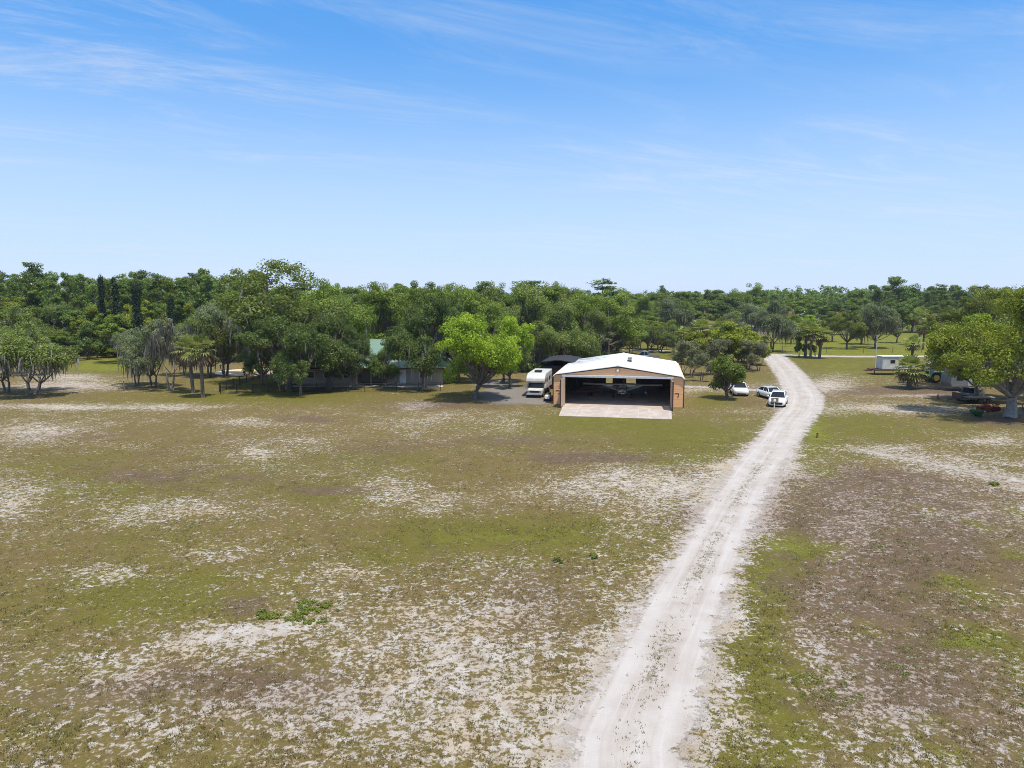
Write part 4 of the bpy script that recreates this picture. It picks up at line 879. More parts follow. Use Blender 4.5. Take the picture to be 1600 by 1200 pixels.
# motorhome
def motorhome(loc, rz):
    e = empty("motorhome", loc, rz, "white cab-over motorhome parked on gravel beside the hangar", "motorhome")
    body = MB().prism([(-2.35, 1.15), (-2.2, 1.0), (4.1, .75), (4.15, 2.85), (4.05, 2.95), (-2.2, 2.95), (-3.30, 2.42), (-3.42, 2.05), (-3.15, 1.86), (-2.35, 1.84)], 'x', -1.2, 1.2)
    body.build("coach_body", M['rv_white'], e, bevel=.07)
    def sec(y, w_, zl, zt): return [(w_*.93, y, zl), (w_, y, zl+.12), (w_, y, zt-.12), (w_*.88, y, zt), (-w_*.88, y, zt), (-w_, y, zt-.12), (-w_, y, zl+.12), (-w_*.93, y, zl)]
    MB().loft([sec(-4.05, .86, .50, .98), sec(-3.95, .94, .45, 1.04), sec(-3.15, 1.0, .42, 1.18), sec(-2.36, 1.02, .42, 1.20)]).build("cab", M['rv_white'], e, smooth=False, bevel=.04)
    MB().loft([[(-.95, -3.18, 1.16), (.95, -3.18, 1.16), (.95, -2.36, 1.16), (-.95, -2.36, 1.16)], [(-.86, -2.85, 1.84), (.86, -2.85, 1.84), (.86, -2.36, 1.84), (-.86, -2.36, 1.84)]]).build("windscreen", M['glass'], e)
    MB().box(-.62, .62, -4.075, -3.9, .66, .92).build("grille", M['black'], e); MB().box(-1.0, 1.0, -4.22, -4.06, .40, .58).build("bumper", M['grey_metal'], e)
    for sx in (-1, 1):
        MB().box(min(sx*.64, sx*.88), max(sx*.64, sx*.88), -4.08, -3.9, .70, .93).build("headlight", M['headlight'], e)
        MB().box(min(sx*1.10, sx*1.35), max(sx*1.10, sx*1.35), -2.95, -2.8, 1.15, 1.6).build("mirror", M['rv_white'], e)
        wheel(e, sx*.95, -3.15, .38, .26, sx); wheel(e, sx*1.0, 2.1, .38, .30, sx)
        for ya, yb, za, zb in ((-1.6, -.6, 1.75, 2.3), (.6, 1.7, 1.75, 2.3), (2.5, 3.3, 1.75, 2.3), (-2.9, -2.45, 1.95, 2.25)):
            MB().box(sx*1.2 - .012, sx*1.2 + .012, ya, yb, za, zb).build("window", M['glass'], e)
        MB().box(sx*1.2 - .008, sx*1.2 + .008, -2.1, 4.0, 1.15, 1.32).build("stripe", M['grey_metal'], e)
    MB().box(1.2 - .02, 1.2 + .02, -.2, .45, .85, 2.5).build("door", M['rv_white'], e)
    MB().box(-.45, .45, -1.2, -.25, 2.951, 3.22).build("roof_air_conditioner", M['black'], e, bevel=.06)
    MB().box(-.3, .3, 1.3, 1.9, 2.951, 3.08).build("roof_hatch", M['rv_white'], e, bevel=.03)
    return e
p = gpt(835, 622); motorhome((p.x + .75, p.y + 4.1, 0), R(-10.5))
# ride-on mower with red deck and white sheet over it, beside the hangar's corner
p = gpt(857, 627); mw = empty("riding_mower", (p.x, p.y + .4, 0), R(-15), "small red riding mower with a white hood between the motorhome and hangar corner", "mower")
MB().prism([(-.85, .35), (-.80, .72), (-.20, .80), (-.15, .35)], 'x', -.28, .28).build("hood", M['white'], mw, bevel=.05)
MB().box(-.52, .52, -.35, .35, .16, .30).build("deck", M['red'], mw, bevel=.05)
MB().prism([(-.15, .35), (-.1, .50), (.8, .62), (.85, .35)], 'x', -.42, .42).build("rear_fender", M['red'], mw, bevel=.04)
MB().prism([(.15, .63), (.55, .63), (.62, 1.0), (.52, 1.02), (.45, .74), (.15, .72)], 'x', -.22, .22).build("seat", M['black'], mw, bevel=.03)
MB().tube([(0, -.12, .80), (0, .02, .98)], .025, 6).tube([(-.17, .02, .98), (.17, .02, .98)], .025, 6).build("steering_wheel", M['black'], mw)
for sx in (-1, 1): wheel(mw, sx*.38, -.62, .19, .14, sx); wheel(mw, sx*.42, .5, .26, .22, sx)

# notice board on a post in front of the white crossover
p = gpt(1209.5, 641); sg = empty("notice_board", (p.x, p.y, 0), R(6), "grey notice board on a single post in front of the white crossover", "sign")
MB().box(-.045, .045, -.045, .045, -.05, .95).build("post", M['concrete'], sg)
bd = MB().box(-.44, .44, -.075, -.046, .92, 1.42).build("board", M['wood'], sg); MB().box(-.15, .13, -.081, -.0755, 1.02, 1.30).build("notice", M['lamp'], bd)
p = gpt(1277, 684); mk = empty("marker_post", (p.x, p.y, 0), 0, "short orange brown marker post on the grass verge of the sand road", "post")
MB().box(-.07, .07, -.07, .07, -.05, .38).build("shaft", M['orange'], mk, bevel=.01); MB().prism([(-.08, .38), (.08, .38), (0, .46)], 'y', -.08, .08).build("cap", M['dark_trim'], mk)
p = gpt(194, 611); mk = empty("marker_post", (p.x, p.y, 0), 0, "dark wooden post standing left of the mossy grey trees", "post")
MB().tube([(0, 0, -.05), (.02, 0, 1.25)], [.10, .08], 7).build("shaft", M['wood'], mk); MB().tube([(.02, 0, 1.25), (.02, 0, 1.36)], [.11, .03], 7).build("cap", M['black'], mk)

# ------------------------------------------------------------------ dark shed behind the hangar, yard fence
SH = empty("dark_shed", hl(-1.3, 13.5, 0), HROT, "black clad storage shed rising behind the hangar left wall", "shed")
MB().box(-2.2, 2.6, 0, .12, 0, 3.2).box(-2.2, -2.08, .123, 8, 0, 3.2).box(2.48, 2.6, .123, 8, 0, 3.2).box(-2.2, 2.6, 8.003, 8.12, 0, 3.2).build("wall", M['dark_roof'], SH)
MB().prism([(-2.5, 3.1), (-2.1, 3.72), (.2, 4.02), (2.5, 3.72), (2.9, 3.1), (2.9, 3.22), (2.5, 3.82), (.2, 4.12), (-2.1, 3.82), (-2.5, 3.22)], 'y', -.3, 8.4).build("roof", M['dark_roof'], SH)
MB().box(-1.4, 1.0, -.03, -.003, 0, 2.6).build("door", M['black'], SH)
def rail_fence(pts, name, label, cat, post_h, rails, mat, step, pr=.05, pickets=0.0, group=None):
    pts = [Vector(p) for p in pts]; e = empty(name, pts[0], 0, label, cat, group)
    loc = [p - pts[0] for p in pts]; m = MB(); pk = MB()
    for a, b in zip(loc[:-1], loc[1:]):
        n = max(1, round((b - a).length / step))
        for i in range(n + (1 if b is loc[-1] else 0)):
            c = a.lerp(b, i/n); MB().box(c.x - pr, c.x + pr, c.y - pr, c.y + pr, -.05, post_h).build("post", M[mat], e)
        for z in rails: m.tube([a + Vector((0, 0, z)), b + Vector((0, 0, z))], .018 if pickets or pr < .05 else .05, 4)
        if pickets:
            k = int((b - a).length / pickets)
            for i in range(k): c = a.lerp(b, (i+.5)/k); pk.box(c.x - .009, c.x + .009, c.y - .009, c.y + .009, .08, post_h - .04)
    m.build("rail", M[mat], e)
    if pickets: pk.build("picket", M[mat], e)
    return e
g = lambda x, y: gpt(x, y)
rail_fence([g(345, 616), g(420, 613.5), g(520, 613), g(620, 612.5), g(688, 611)], "iron_fence", "black iron picket fence running along the shaded front of the house", "fence", 1.30, (.15, 1.15), 'black', 2.4, .04, .14)
rail_fence([g(343, 613), g(375, 602), g(405, 592), g(428, 586)], "iron_fence", "black iron fence stretch leading back beside the sand play circle", "fence", 1.30, (.15, 1.15), 'black', 2.6, .045, .14)
rail_fence([g(812, 578), g(845, 577), g(872, 576)], "rail_fence", "dark wooden rail fence between the trees behind the motorhome", "fence", 1.9, (.7, 1.2, 1.75), 'dark_roof', 3.0, .09)
rail_fence([g(1222, 551), g(1291, 552.5), g(1349, 552), g(1440, 551)], "wire_fence", "thin wire fence with slim posts along the far sand road", "fence", 1.5, (.4, .9, 1.4), 'wood', 6.5, .045)

# ------------------------------------------------------------------ house under the oaks
hA, hB = gpt(470, 601), gpt(691, 602); HY = hA.y; hw_ = hB.x - hA.x
HS = empty("house", (hA.x, HY, 0), 0, "low beige house with green metal hip roof half hidden by oaks", "house")
px2x = lambda px: (px - 470) / (691 - 470) * hw_
pa, pb = px2x(558), px2x(604)
m = MB().box(0, pa, 0, .2, 0, 2.55).box(pb, hw_, 0, .2, 0, 2.55).box(0, .2, .203, 11, 0, 2.55).box(hw_ - .2, hw_, .203, 11, 0, 2.55).box(pa - .2, pa, .203, 3, 0, 2.55).box(pb, pb + .2, .203, 3, 0, 2.55).box(pa, pb, 3.003, 3.2, 0, 2.55).box(.203, hw_ - .203, 10.8, 11, 0, 2.55)
m.build("wall", M['beige'], HS)
MB().add([(-.7, -.8, 2.5), (hw_+.7, -.8, 2.5), (hw_+.7, 11.8, 2.5), (-.7, 11.8, 2.5), (4.2, 5.5, 6.3), (hw_-6.0, 5.5, 6.3)], [(0, 1, 5, 4), (1, 2, 5), (2, 3, 4, 5), (3, 0, 4), (0, 3, 2, 1)]).build("roof", M['roof_green'], HS)
MB().box(-.72, hw_+.72, -.86, -.803, 2.40, 2.56).build("fascia", M['dark_trim'], HS)
MB().box(px2x(624), px2x(634), -.03, -.003, .05, 2.2).build("door", M['white'], HS)
MB().box(px2x(604)+.02, px2x(610), -.03, -.003, .1, 2.3).build("door", M['beige'], HS)
for a, b in ((480, 492), (506, 514), (536, 548), (655, 668)):
    wn = MB().box(px2x(a), px2x(b), -.05, -.003, .95, 2.0).build("window", M['white'], HS); MB().box(px2x(a)+.1, px2x(b)-.1, -.062, -.0505, 1.03, 1.92).build("pane", M['glass'], wn)
MB().tube([(px2x(524.5), -.01, 1.35), (px2x(524.5), -.10, 1.35)], .30, 14).build("wall_wreath", M['black'], HS)
for x in (pa + .1, (pa+pb)/2, pb - .1): MB().box(x - .06, x + .06, -.72, -.60, 0, 2.4).build("porch_post", M['beige'], HS)
m = MB(); q0 = gpt(440, 606); q1 = gpt(690, 606); m.box(q0.x, q1.x, HY - 2.6, HY - 1.1, -.05, .012); pth = m.build("garden_path", M['concrete']); tag(pth, kind="structure")
# round play-sand circle with pale kerb, low lights round it
cc = gpt(400, 581); n = 40
m = MB(); ring_o = [(cc.x + 6.6*math.cos(2*math.pi*k/n), cc.y + 6.0*math.sin(2*math.pi*k/n)) for k in range(n)]
ob = MB().prism(ring_o, 'z', -.05, .012).build("circle_drive", M['concrete']); tag(ob, kind="structure")
ob = MB().prism([(cc.x + .4 + (a - cc.x)*.80, cc.y + .3 + (b - cc.y)*.78) for a, b in ring_o], 'z', -.04, .018).build("sand_bed", M['sandy']); tag(ob, kind="structure")
for px, py, lab in ((348, 584.5, "low black path light at the left rim of the sand circle"), (382, 586.5, "low black path light at the near rim of the sand circle"), (345, 576, "low black path light at the far left rim of the sand circle")):
    p = gpt(px, py); e = empty("path_light", (p.x, p.y, 0), 0, lab, "path light", "path lights around the sand circle")
    MB().tube([(0, 0, -.05), (0, 0, .5)], .10, 8).build("post", M['black'], e); MB().tube([(0, 0, .5), (0, 0, .62), (0, 0, .78)], [.16, .22, .10], 10).build("lamp_head", M['black'], e)

# ------------------------------------------------------------------ right side: flatbed, box, tractor, things under the oak
p = gpt(1366, 586); q = gpt(1488, 586); FL = q.x - p.x
fb = empty("flatbed_trailer", (p.x, p.y, 0), 0, "long rust red flatbed trailer with a white box on its left end", "trailer")
MB().box(0, FL, 0, 2.4, .70, .92).build("deck", M['rust'], fb)
MB().prism([(-1.2, .62), (0, .55), (0, .92), (-1.0, .75)], 'y', .9, 1.5).build("drawbar", M['rust'], fb)
for x in (FL*.55, FL*.55 + .95):
    for y, sd in ((.12, -1), (2.28, 1)): e = MB().tube([(x, y - .12, .40), (x, y + .12, .40)], .40, 16).build("wheel", M['tyre'], fb)
MB().box(.15, .25, .3, .4, 0, .70).build("jack_stand", M['black'], fb)
bx = empty("storage_box", (p.x + 1.3, p.y + .15, .92), 0, "white box cabin with a small dark window standing on the flatbed", "box cabin")
MB().box(0, 5.4, 0, 2.0, 0, 2.05).build("cabin", M['rv_white'], bx, bevel=.04)
MB().box(-.12, 5.52, -.12, 2.12, 2.052, 2.14).build("roof", M['roof_white'], bx)
wn = MB().box(1.25, 2.1, -.03, -.002, .95, 1.6).build("window", M['grey_metal'], bx); MB().box(1.32, 2.03, -.04, -.0305, 1.02, 1.53).build("pane", M['glass'], wn)
MB().box(3.6, 4.4, -.03, -.002, .05, 1.85).build("door", M['white'], bx)
bt = empty("covered_boat", (p.x + 8.8, p.y + .2, .92), 0, "grey covered boat on the flatbed, half hidden behind the cabbage palm and oak", "boat")
MB().loft([[(x, 1.0 + s*w_, z) for s, z in ((-1, zt), (-.75, .12), (0, zb), (.75, .12), (1, zt), (0, zt + tp))] for x, w_, zb, zt, tp in ((0, .85, .02, .85, .25), (1.6, .9, .02, .85, .55), (2.6, .75, .05, .90, .45), (3.6, .15, .35, 1.0, .1))]).build("hull", M['old_grey'], bt)
MB().box(-.3, .05, .8, 1.2, .2, 1.05).build("outboard_motor", M['black'], bt)
# tractor, nose to the right
p = gpt(1462, 598.5); tr = empty("farm_tractor", (p.x, p.y + 1.0, 0), 0, "green farm tractor with yellow wheel centres beside the flatbed", "tractor")
MB().prism([(1.0, .75), (3.0, .75), (3.05, 1.35), (2.9, 1.45), (1.0, 1.55)], 'y', -.36, .36).build("bonnet", M['tractor_green'], tr, bevel=.05)
MB().box(-.5, 1.0, -.45, .45, .55, .95).build("chassis", M['tractor_green'], tr)
for sy in (-1, 1):
    w_ = MB().tube([(0, sy*.72, .78), (0, sy*1.12, .78)], .78, 22).build("rear_wheel", M['tyre'], tr, bevel=.06); MB().tube([(0, sy*1.05, .78), (0, sy*1.15, .78)], .44, 16).build("rim", M['yellow'], w_)
    w_ = MB().tube([(2.55, sy*.62, .44), (2.55, sy*.90, .44)], .44, 18).build("front_wheel", M['tyre'], tr, bevel=.04); MB().tube([(2.55, sy*.84, .44), (2.55, sy*.92, .44)], .24, 14).build("rim", M['yellow'], w_)
    MB().prism([(-.95, 1.0), (-.6, 1.62), (.5, 1.66), (.85, 1.2), (.5, 1.55), (-.5, 1.52)], 'y', sy*.95 - .3, sy*.95 + .3).build("fender", M['tractor_green'], tr)
MB().box(-.30, .25, -.28, .28, 1.10, 1.22).box(-.38, -.28, -.28, .28, 1.22, 1.65).build("seat", M['yellow'], tr)
MB().tube([(.9, 0, 1.5), (.65, 0, 1.75)], .03, 6).tube([(.62, -.2, 1.73), (.62, .2, 1.73)], .03, 6).build("steering_wheel", M['black'], tr)
MB().tube([(-.55, -.5, .9), (-.6, -.5, 2.5), (-.6, .5, 2.5), (-.55, .5, .9)], .045, 6).build("roll_bar", M['black'], tr); MB().tube([(2.2, .1, 1.45), (2.2, .1, 2.1)], .05, 8).build("exhaust", M['black'], tr)
# camper behind the big oak
p = gpt(1516, 618); cp = empty("travel_trailer", (p.x, p.y + 4, 0), R(3), "dull grey travel trailer deep in the shade behind the big oak trunk", "travel trailer")
MB().prism([(0, .6), (4.9, .6), (5.2, 1.3), (5.0, 2.5), (4.5, 2.7), (.4, 2.7), (-.1, 2.2), (-.2, 1.1)], 'y', 0, 2.2).build("body", M['old_grey'], cp, bevel=.06)
for a, b in ((.6, 1.5), (3.4, 4.4)): MB().box(a, b, -.02, -.002, 1.5, 2.1).build("window", M['glass'], cp)
MB().box(2.2, 2.9, -.03, -.002, .7, 2.4).build("door", M['grey_metal'], cp); MB().tube([(2.6, -.02, .36), (2.6, .24, .36)], .36, 16).build("wheel", M['tyre'], cp); MB().box(5.1, 6.2, 1.0, 1.2, .5, .62).build("drawbar", M['black'], cp)
# lumber trailer
p = gpt(1535, 633); lt = empty("flatbed_trailer", (p.x, p.y + 1.6, 0), R(4), "dark low flatbed trailer loaded with boards under the big oak", "trailer")
MB().box(-2.2, 3.4, -.9, .9, .55, .70).build("deck", M['dark_paint'], lt)
for x in (.2, 1.1):
    for sy in (-1, 1): wheel_ = MB().tube([(x, sy*1.0 - .1, .34), (x, sy*1.0 + .1, .34)], .34, 16).build("wheel", M['tyre'], lt)
MB().box(-2.2, -2.1, -.9, .9, .70, 1.3).build("headboard", M['dark_paint'], lt); MB().box(-3.3, -2.2, -.06, .06, .48, .58).build("drawbar", M['black'], lt)
for i, (y, L_, z) in enumerate(((-.55, 3.2, .70), (-.25, 3.4, .70), (.1, 3.0, .70), (.4, 3.3, .70), (-.4, 3.1, .76))):
    o = MB().box(-1.0, -1.0 + L_, y, y + .26, z, z + .055).build("lumber_board", M['lumber']); o.parent = None
    o.matrix_world = Matrix.Translation((p.x, p.y + 1.6, .003)) @ Matrix.Rotation(R(4) + .02*(i-2), 4, 'Z')
    tag(o, "long tan board lying in the load of the dark flatbed under the oak", "board", "boards on the dark flatbed trailer")
# red tiller
p = gpt(1550, 644); rt = empty("disc_harrow", (p.x, p.y + .6, 0), R(25), "red disc harrow lying beside the big oak trunk", "harrow")
MB().tube([(-1.1, -.5, .55), (1.1, -.5, .75)], .06, 6).tube([(-1.1, .5, .55), (1.1, .5, .75)], .06, 6).tube([(-1.1, -.5, .55), (-1.1, .5, .55)], .06, 6).tube([(1.1, -.5, .75), (1.1, .5, .75)], .06, 6).tube([(0, -.5, .65), (.2, 0, 1.25), (0, .5, .65)], .06, 6).build("frame", M['red'], rt)
for sy in (-1, 1):
    for i in range(6):
        x = -1.0 + .38*i; MB().tube([(x, sy*.5 - .0, .30), (x + .05, sy*.5, .30)], [.30, .26], 14).build("disc", M['red'], rt)
MB().tube([(-1.1, -.5, .30), (1.1, -.5, .30)], .035, 6).tube([(-1.1, .5, .30), (1.1, .5, .30)], .035, 6).build("axle", M['rust'], rt)
# green garden cart
p = gpt(1529, 652); gc = empty("garden_cart", (p.x, p.y + .3, 0), R(-10), "small dark green tub cart on the ground left of the big oak trunk", "cart")
MB().loft([[(-.45, -.32, .25), (.40, -.32, .25), (.40, .32, .25), (-.45, .32, .25)], [(-.65, -.45, .72), (.55, -.45, .72), (.55, .45, .72), (-.65, .45, .72)]]).build("tub", M['tractor_green'], gc, bevel=.04)
for sy in (-1, 1): MB().tube([(.1, sy*.42, .22), (.1, sy*.52, .22)], .22, 14).build("wheel", M['tyre'], gc)
MB().tube([(.5, 0, .5), (1.0, 0, .62), (1.3, 0, .60)], .03, 6).build("handle", M['black'], gc)
p = gpt(1465, 623); oc = empty("traffic_cone", (p.x, p.y, 0), 0, "small faded orange cone at the edge of the oak shade", "cone")
MB().tube([(0, 0, .04), (0, 0, .62)], [.18, .04], 12).build("cone", M['orange'], oc); MB().box(-.25, .25, -.25, .25, 0, .04).build("base", M['orange'], oc)
# slim pole by the white box
p = gpt(1381, 577); pl = empty("flag_pole", (p.x, p.y + 3, 0), 0, "slim bare pale pole rising behind the white box cabin", "pole")
MB().tube([(0, 0, -.05), (0, 0, 5.6)], [.07, .05], 8).build("shaft", M['concrete'], pl); MB().box(-.14, .14, -.1, .1, 5.55, 5.85).build("pole_cap", M['grey_metal'], pl)
# far white buildings
def far_house(px, py, Y, wd, label):
    c = at(px, py, Y); e = empty("far_house", (c.x, Y, 0), .2, label, "house", "white roofed houses far off in the woods")
    h = max(2.5, c.z - .8)
    MB().box(-wd/2, wd/2, 0, 8, 0, h).build("wall", M['beige'], e)
    MB().prism([(-wd/2 - .4, h), (wd/2 + .4, h), (0, h + 1.9)], 'y', -.5, 8.5).build("roof", M['white'], e)
    for x in (-wd*.28, wd*.2): MB().box(x - .5, x + .5, -.05, -.003, h - 2.0, h - .8).build("window", M['glass'], e)
far_house(941, 487, 300, 7, "far house with a white roof showing through trees above the lone palm")
far_house(972, 473, 520, 11, "white roofed house farthest away in the distant pine wood")
far_house(1172, 520, 235, 12, "pale house behind the grey mossy oaks left of the palm clump")
far_house(1272, 490, 380, 9, "pale house tucked between far trees above the palm clump")

# ------------------------------------------------------------------ trees that stand out
G1 = "mossy oaks in the left clearing"
tree('green_moss_oak', 54, 617, 503, 158, "spreading green oak with hanging moss and a forked dark trunk at the left edge clump", G1)
tree('green_moss_oak', 10, 613, 508, 110, "mossy oak with several dark trunks cut off by the left edge", G1)
tree('green_moss_oak', 12, 588, 474, 122, "taller mossy oak behind the left edge clump", G1)
tree('broadleaf', 188, 567, 490, 80, "lone round green tree on the lime field left of the grey mossy trees", None)
tree('moss_oak', 215, 602, 512, 70, "grey mossy oak with moss hanging to the ground near the dark wooden post", G1)
tree('moss_oak', 240, 606, 498, 98, "wide grey mossy oak between the dark post and the bare silver tree", G1)
tree('moss_tree', 268, 610, 496, 74, "half bare silver grey tree hung with moss left of the twin palms", G1)
tree('palm', 302, 614, 519, 50, "shorter cabbage palm of the pair before the iron fence", "twin palms before the fence")
tree('palm', 317, 621, 516, 54, "taller cabbage palm of the pair nearest the iron fence", "twin palms before the fence")
tree('moss_oak', 288, 586, 505, 70, "mossy oak standing behind the twin palms", G1)
tree('green_moss_oak', 328, 590, 488, 90, "dark trunked mossy oak right behind the taller palm", G1)
tree('moss_oak', 352, 588, 470, 110, "mossy oak with long moss curtains above the sand circle", G1)
tree('tall_oak', 436, 598, 414, 225, "tallest live oak with airy top left of the house", "great oaks round the house")
tree('dark_oak', 453, 612, 482, 170, "thick trunked dark oak in front of the left end of the house", "great oaks round the house")
tree('dark_oak', 470, 618, 510, 92, "small dark oak with thin trunk inside the fence line", "great oaks round the house")
tree('dark_oak', 514, 608, 488, 134, "dark oak with leaves hanging over the house wall", "great oaks round the house", var=1)
tree('dark_oak', 410, 603, 505, 76, "dark mossy oak at the right side of the sand circle", "great oaks round the house")
tree('live_oak', 515, 590, 432, 150, "broad live oak rising behind the left half of the house", "great oaks round the house")
tree('live_oak', 590, 581, 441, 150, "broad live oak rising behind the middle of the house", "great oaks round the house")
tree('dark_oak', 662, 607, 458, 132, "dark blue green oak in front of the right end of the house", "great oaks round the house", var=2)
tree('dark_oak', 716, 597, 472, 112, "dark oak between the house end and the bright green tree", "great oaks round the house", var=0)
tree('pale_oak', 786, 597, 505, 96, "low leafy oak shading the gravel left of the motorhome", "great oaks round the house")
tree('dark_oak', 552, 607, 506, 66, "narrow dark oak just left of the porch of the house", "great oaks round the house", var=2)
tree('dark_oak', 600, 603, 542, 60, "low oak bough tree hanging before the porch of the house", "great oaks round the house")
tree('live_oak', 665, 583, 438, 120, "live oak behind the right end of the house", "great oaks round the house")
tree('live_oak', 735, 580, 444, 130, "live oak behind the bright green tree", "great oaks round the house")
tree('bright_tree', 742, 623, 488, 150, "bright yellow green spreading tree on the gravel yard", None, var=0)
tree('bright_tree', 796, 606, 494, 80, "second bright green tree leaning toward the motorhome", None, var=1)
G2 = "pale drooping oaks behind the hangar"
for bx, by, tp, wp, lab in ((815, 570, 436, 130, "tallest pale drooping oak behind the motorhome"), (880, 578, 470, 110, "pale drooping oak above the black shed"), (868, 558, 440, 120, "pale oak with a wispy top behind the black shed"), (925, 576, 478, 74, "pale drooping oak at the left of the hangar ridge"), (900, 552, 447, 100, "far pale oak between the wispy oak and the distant wood"), (842, 582, 500, 84, "low pale drooping oak right behind the motorhome"), (770, 574, 470, 110, "pale oak behind the top of the bright green tree")):
    tree('pale_oak', bx, by, tp, wp, lab, G2)
tree('palm', 964, 548, 497, 34, "lone cabbage palm above the hangar ridge", None)
G3 = "gnarled small oaks behind the hangar"
for bx, by, tp, wp, k, lab in ((985, 553, 508, 54, 'green_moss_oak', "olive green gnarled oak behind the hangar ridge"), (955, 556, 516, 46, 'moss_oak', "small mossy oak below the lone palm"), (1032, 551, 508, 52, 'green_moss_oak', "gnarled oak with leaning pale trunk behind the pickup"), (1012, 548, 500, 50, 'olive_oak', "olive tinted oak between the two gnarled oaks")):
    tree(k, bx, by, tp, wp, lab, G3)
tree('moss_oak', 1050, 532, 464, 66, "tall grey mossy oak in the middle distance above the hangar roof", "grey mossy oaks in the middle distance")
tree('live_oak', 1000, 522, 458, 66, "dark green oak left of the tall grey mossy oak", None)
tree('olive_oak', 968, 518, 478, 40, "yellow green tree above the lone palm", None, var=0)
G4 = "palms in the thicket by the road"
tree('palm', 1096, 556, 496, 42, "left palm with brown skirt in the thicket right of the hangar", G4); tree('palm', 1126, 558, 494, 44, "right palm with brown skirt in the thicket right of the hangar", G4); tree('palm', 1068, 556, 508, 34, "small palm at the left end of the thicket right of the hangar", G4)
G5 = "bright shrubs in the thicket by the road"
for bx, by, tp, wp, lab in ((1150, 574, 503, 84, "tallest bright green shrub of the thicket by the road"), (1118, 570, 516, 62, "yellow green shrub in front of the two palms"), (1174, 570, 518, 58, "bright green shrub at the road end of the thicket"), (1092, 570, 518, 62, "bright green shrub at the left of the thicket"), (1136, 572, 512, 60, "bright green shrub between the tallest one and the palms"), (1160, 566, 510, 60, "bright green shrub behind the tallest one")):
    tree('green_shrub', bx, by, tp, wp, lab, G5)
G6 = "grey green shrubs in front of the thicket"
for bx, by, tp, wp, lab in ((1082, 588, 530, 66, "grey green shrub nearest the hangar roof"), (1112, 586, 530, 66, "grey green shrub left of the round tree"), (1096, 596, 552, 40, "low grey green shrub in front of its taller neighbours"), (1168, 578, 530, 58, "grey green shrub right of the round tree"), (1184, 580, 536, 50, "dark leaved shrub nearest the road"), (1066, 586, 544, 50, "grey green shrub beside the hangar wall")):
    tree('grey_shrub', bx, by, tp, wp, lab, G6)
tree('round_tree', 1134, 623, 552, 66, "small dense round tree beside the smooth nosed white hatchback", None)
G7 = "grey mossy oaks in the middle distance"
tree('moss_oak', 1168, 540, 472, 80, "left one of the two wide grey mossy oaks above the road bend", G7); tree('moss_oak', 1207, 549, 468, 84, "right one of the two wide grey mossy oaks above the road bend", G7)
tree('palm', 1193, 551, 524, 20, "tiny palm under the grey mossy oaks at the road bend", None)
G8 = "palm clump by the far road"
tree('palm', 1258, 558, 497, 42, "left palm of the clump by the far road", G8); tree('palm', 1266, 560, 503, 34, "middle palm of the clump by the far road", G8); tree('palm', 1280, 560, 508, 40, "right palm of the clump by the far road", G8)
tree('dark_bush', 1248, 558, 526, 24, "dark bush around the feet of the left palm in the clump", G8); tree('dark_bush', 1274, 557, 524, 26, "dark bush between the palms of the clump", G8)
G9 = "round oaks on the far lawn"
tree('olive_oak', 1323, 545, 484, 58, "round dark olive oak on the far lawn right of the palm clump", G9); tree('moss_oak', 1368, 544, 474, 70, "round grey green oak on the far lawn above the white box cabin", G9); tree('olive_oak', 1300, 534, 486, 46, "olive oak behind the palm clump", G9)
tree('bright_tree', 1262, 532, 492, 50, "yellow green tree just behind the palm clump", None, var=1)
tree('short_palm', 1420, 607, 552, 58, "stout cabbage palm with brown skirt in front of the flatbed", None)
tree('pale_oak', 1345, 538, 486, 56, "pale round oak between the olive and the grey green oak on the far lawn", G9); tree('broadleaf', 1402, 536, 482, 44, "small green tree right of the grey green oak on the far lawn", G9); tree('broadleaf', 1236, 537, 492, 44, "small green tree left of the palm clump across the far road", G9)
G10 = "palms behind the flatbed"
tree('palm', 1424, 572, 522, 34, "leaning palm behind the stout cabbage palm", G10); tree('palm', 1436, 540, 476, 30, "tall palm left of the right hand oaks", G10); tree('palm', 1442, 546, 498, 30, "palm between the tall palm and the right hand oaks", G10)
G11 = "big oaks at the right edge"
tree('big_oak', 1578, 652, 446, 240, "nearest big oak with thick grey trunk at the right edge", G11, rz=2.0, var=0)
tree('olive_oak', 1508, 606, 462, 120, "olive yellow oak left of the nearest big oak", G11); tree('olive_oak', 1560, 600, 450, 130, "olive oak behind the nearest big oak", G11); tree('pale_oak', 1620, 628, 436, 150, "oak crown reaching in over the right edge of the picture", G11)
tree('bright_tree', 1524, 628, 490, 108, "lower bright oak in front of the travel trailer, left of the thick grey trunk", G11, rz=1.0, var=1)
tree('bush', 1600, 640, 596, 60, "green bush at the foot of the right edge oaks", None)
tree('dark_bush', 138, 562, 505, 44, "dark rounded bush at the foot of the left woods", None)

